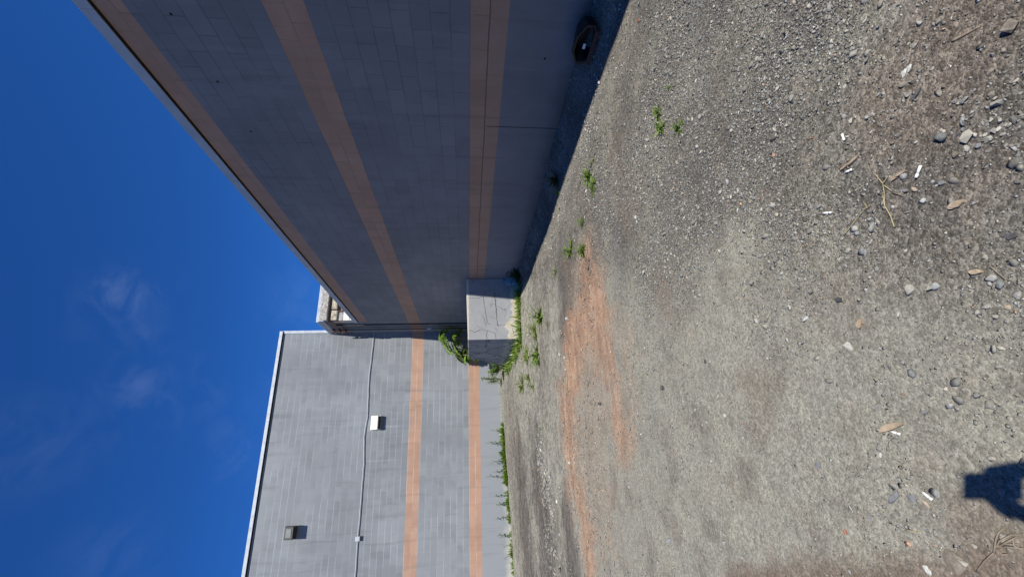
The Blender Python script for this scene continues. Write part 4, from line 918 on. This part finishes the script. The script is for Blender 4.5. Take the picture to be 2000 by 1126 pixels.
fr = [(r_.uniform(.68, 1.), r_.uniform(0, 6.28), r_.uniform(-.1, .9), r_.uniform(.25, .45)) for _ in range(16)]
sapling('short leafy sapling peeping over the broken back edge of the concrete block', (sx, sy, gz(sx, sy)), [(sx, sy, .05), (sx+.03, sy, .7), (sx, sy, 1.2), (sx+.02, sy, 1.52)], fr, 33)
sx, sy = 3.55, 14.75
fr = [(r_.uniform(.7, 1.), r_.uniform(2.2, 4.2), r_.uniform(-.1, .5), r_.uniform(.4, .6)) for _ in range(9)]
sapling('slim sapling between the tall and the short one against the back wall', (sx, sy, gz(sx, sy)), [(sx, sy, .05), (sx-.03, sy, .9), (sx-.1, sy, 1.5), (sx-.15, sy, 1.9)], fr, 35, 'shade_leaf')

# ------------------------------------------------------------------ the photographer and phone (only the shadow shows)
right = Vector((math.cos(YAW), -math.sin(YAW), 0)); front = Vector((math.sin(YAW), math.cos(YAW), 0)); UP = Vector((0, 0, 1))
lens = Vector((0, 0, H))
M['skin'] = simple('skin', (.42, .26, .19), .6, .08, 20); M['shirt'] = simple('dark_shirt', (.05, .06, .09), .85, .15, 40); M['jeans'] = simple('blue_jeans', (.06, .08, .13), .85, .2, 60)
M['hairm'] = simple('brown_hair', (.05, .035, .025), .7, .2, 60); M['shoe'] = simple('dark_shoes', (.03, .03, .03), .6, .1, 30); M['phone_m'] = simple('phone_black', (.015, .015, .018), .25, .1, 20, spec=.5)
pu = -xax; pr = yax; pb = -fwd                # phone's up, right, towards the person
pc = lens + pb*.010 - pu*.052 + pr*.011        # phone centre
ph = thing('phone', pc, 'black phone held upright in both hands, seen only by its shadow', 'phone')
me = bpy.data.meshes.new('phone_body'); bm = bmesh.new(); bmesh.ops.create_cube(bm, size=1)
for v in bm.verts: v.co = pr*(v.co.x*.074)+pu*(v.co.y*.152)+pb*(v.co.z*.008)
bmesh.ops.recalc_face_normals(bm, faces=bm.faces); bm.to_mesh(me); bm.free(); me.materials.append(M['phone_m'])
o = bpy.data.objects.new('phone_body', me); COL.objects.link(o); o.parent = ph; bv = o.modifiers.new('bevel', 'BEVEL'); bv.width = .003; bv.segments = 2
foot = lens - front*.60 - right*.02; foot.z = 0
def W(r, f, z): return foot+right*r+front*f+UP*z
person = bpy.data.objects.new('person', bpy.data.meshes.new('person')); COL.objects.link(person); person.location = foot
tag(person, 'person in dark shirt and jeans holding a phone, seen only by the shadow', 'person')
def skin(name, chains, mat, parent=None, sub=1, target=None):
    """one continuous skinned surface: chains of (point, radius) share joints by position"""
    vs, es, rad, idx = [], [], [], {}
    def vid(p, r):
        k = tuple(round(c, 3) for c in p)
        if k not in idx: idx[k] = len(vs); vs.append(Vector(p)-foot); rad.append(r)
        return idx[k]
    for ch in chains:
        ids = [vid(p, r) for p, r in ch]
        es += [(a, c) for a, c in zip(ids[:-1], ids[1:]) if a != c]
    o = target
    me = o.data if o else bpy.data.meshes.new(name); me.from_pydata([tuple(v) for v in vs], es, [])
    if not o: o = bpy.data.objects.new(name, me); COL.objects.link(o)
    me.materials.append(mat)
    sk = o.modifiers.new('skin', 'SKIN'); sk.use_smooth_shade = True; o.modifiers.new('smooth', 'SUBSURF').render_levels = sub; o.modifiers['smooth'].levels = sub
    for i, d in enumerate(me.skin_vertices[0].data): d.radius = (rad[i], rad[i]); d.use_root = (i == 0)
    if parent: o.parent = parent
    return o
pel, sp1, sp2, chest, neck, head0 = W(0, 0, .93), W(0, .0, 1.05), W(0, .0, 1.18), W(0, .0, 1.30), W(0, .03, 1.41), W(0, .06, 1.47)
body = [[(pel, .135), (sp1, .125), (sp2, .13), (chest, .13), (neck, .058), (head0, .062), (W(0, .085, 1.535), .085), (W(0, .075, 1.60), .078)]]
wr, el, hb = {}, {}, {}
for sg in (1, -1):
    sh = W(.165*sg, .01, 1.33); e_ = W(.235*sg, .15, 1.10) if sg > 0 else W(-.27, .17, 1.12)
    grip = pc + pr*(.046*sg) - pu*.035 + pb*.012
    w_ = grip - front*.085 + right*(.035*sg) - UP*.055
    wr[sg], el[sg], hb[sg] = w_, e_, grip
    body.append([(chest, .13), (sh, .062), (sh.lerp(e_, .5), .048), (e_, .041), (e_.lerp(w_, .35), .040), (w_, .026), (w_.lerp(grip, .6), .033)])
    hip, kn, an = W(.095*sg, 0, .84), W(.11*sg, .02, .48), W(.12*sg, -.02, .09)
    body.append([(pel, .135), (hip, .088), (hip.lerp(kn, .5), .075), (kn, .056), (kn.lerp(an, .35), .056), (an, .037), (W(.125*sg, .07, .045), .036), (W(.13*sg, .15, .035), .03)])
    knu = w_.lerp(grip, .6)
    for k in range(4):                        # fingers across the back of the phone, thumb on the screen
        b1 = grip + pr*(.004*sg) - pu*(.018*k-.03) - pb*.002 + pb*.0
        f1 = grip - pr*(.006*sg) - pu*(.018*k-.03) - pb*.026; f2 = grip - pr*(.026*sg+.002*k*sg) - pu*(.018*k-.028) - pb*.031; f3 = f2 - pr*(.016*sg*(1-.15*abs(k-1))) + pb*.001
        body.append([(knu, .033), (b1, .011), (f1, .009), (f2, .008), (f3, .0065)])
    th1 = grip + pb*.022 + pu*.015 + pr*.002*sg; th2 = grip + pb*.02 + pu*.03 - pr*.02*sg; th3 = grip + pb*.014+pu*.036-pr*.034*sg
    body.append([(knu, .033), (th1, .0115), (th2, .010), (th3, .0075)])
skin('person', body, M['skin'], target=person)
def child_mesh(mb_, name, mat, sm=True):
    o = mb_.build(name, mat, person, smooth=sm); return o
shirt = [[(W(0, 0, .90), .150), (sp1, .142), (sp2, .145), (chest, .146), (W(0, .02, 1.37), .075)]]
for sg in (1, -1): shirt.append([(chest, .146), (W(.165*sg, .01, 1.33), .077), (W(.165*sg, .01, 1.33).lerp(el[sg], .5), .064), (el[sg].lerp(W(.165*sg, .01, 1.33), .15), .058)])
skin('shirt', shirt, M['shirt'], person)
jeans = [[(W(0, 0, .95), .142), (W(0, 0, .90), .142)]]
for sg in (1, -1):
    hip, kn, an = W(.095*sg, 0, .84), W(.11*sg, .02, .48), W(.12*sg, -.02, .10)
    jeans.append([(W(0, 0, .90), .142), (hip, .098), (hip.lerp(kn, .5), .086), (kn, .068), (an, .056)])
skin('trousers', jeans, M['jeans'], person)
for sg in (1, -1):
    sm_ = MB(); c_ = W(.125*sg, .06, 0)
    secs = [(-.11, .035, .075), (-.05, .042, .10), (.03, .043, .085), (.10, .045, .06), (.155, .03, .04)]
    vs = []
    for f_, w_, h_ in secs:
        for (a, b_) in ((-1, 0), (-.9, .6), (-.4, 1), (.4, 1), (.9, .6), (1, 0)): vs.append(c_+front*f_+right*(a*w_)+UP*(b_*h_+.012))
    fs = [(i*6+k, i*6+(k+1) % 6, (i+1)*6+(k+1) % 6, (i+1)*6+k) for i in range(4) for k in range(6)]+[tuple(range(5, -1, -1)), tuple(24+k for k in range(6))]
    sm_.add(vs, fs); child_mesh(sm_, 'shoe', M['shoe'])
hd = W(0, .08, 1.56)
bm = bmesh.new(); bmesh.ops.create_uvsphere(bm, u_segments=20, v_segments=12, radius=1)
for v in list(bm.verts):
    if v.co.y > .45 and v.co.z < .35: bm.verts.remove(v)
    elif v.co.z < -.55: bm.verts.remove(v)
me = bpy.data.meshes.new('hair')
for v in bm.verts: v.co = (right*v.co.x*.088+front*(v.co.y*.10-.006)+UP*(v.co.z*.105+.012))+hd-foot
bm.to_mesh(me); bm.free(); me.materials.append(M['hairm'])
o = bpy.data.objects.new('hair', me); COL.objects.link(o); o.parent = person; sd = o.modifiers.new('thickness', 'SOLIDIFY'); sd.thickness = .012
for sg in (1, -1):
    e_ = MB(); e_.tube([hd+right*(.082*sg)-front*.005+UP*.0, hd+right*(.094*sg)-front*.012+UP*.002], [.026, .018], 10); child_mesh(e_, 'ear', M['skin'])
    y_ = MB(); c_ = hd+right*(.03*sg)+front*.082+UP*.002; y_.tube([c_-front*.012, c_+front*.004], [.013, .008], 10); child_mesh(y_, 'eye', M['white_metal'])
ns = MB(); c_ = hd+front*.088; ns.tube([c_+UP*.01, c_+front*.014-UP*.022, c_+front*.004-UP*.034], [.009, .014, .010], 8); child_mesh(ns, 'nose', M['skin'])
mo = MB(); c_ = hd+front*.083-UP*.058; mo.tube([c_-right*.024-front*.006, c_, c_+right*.024-front*.006], [.004, .007, .004], 8); child_mesh(mo, 'mouth', M['brick'])
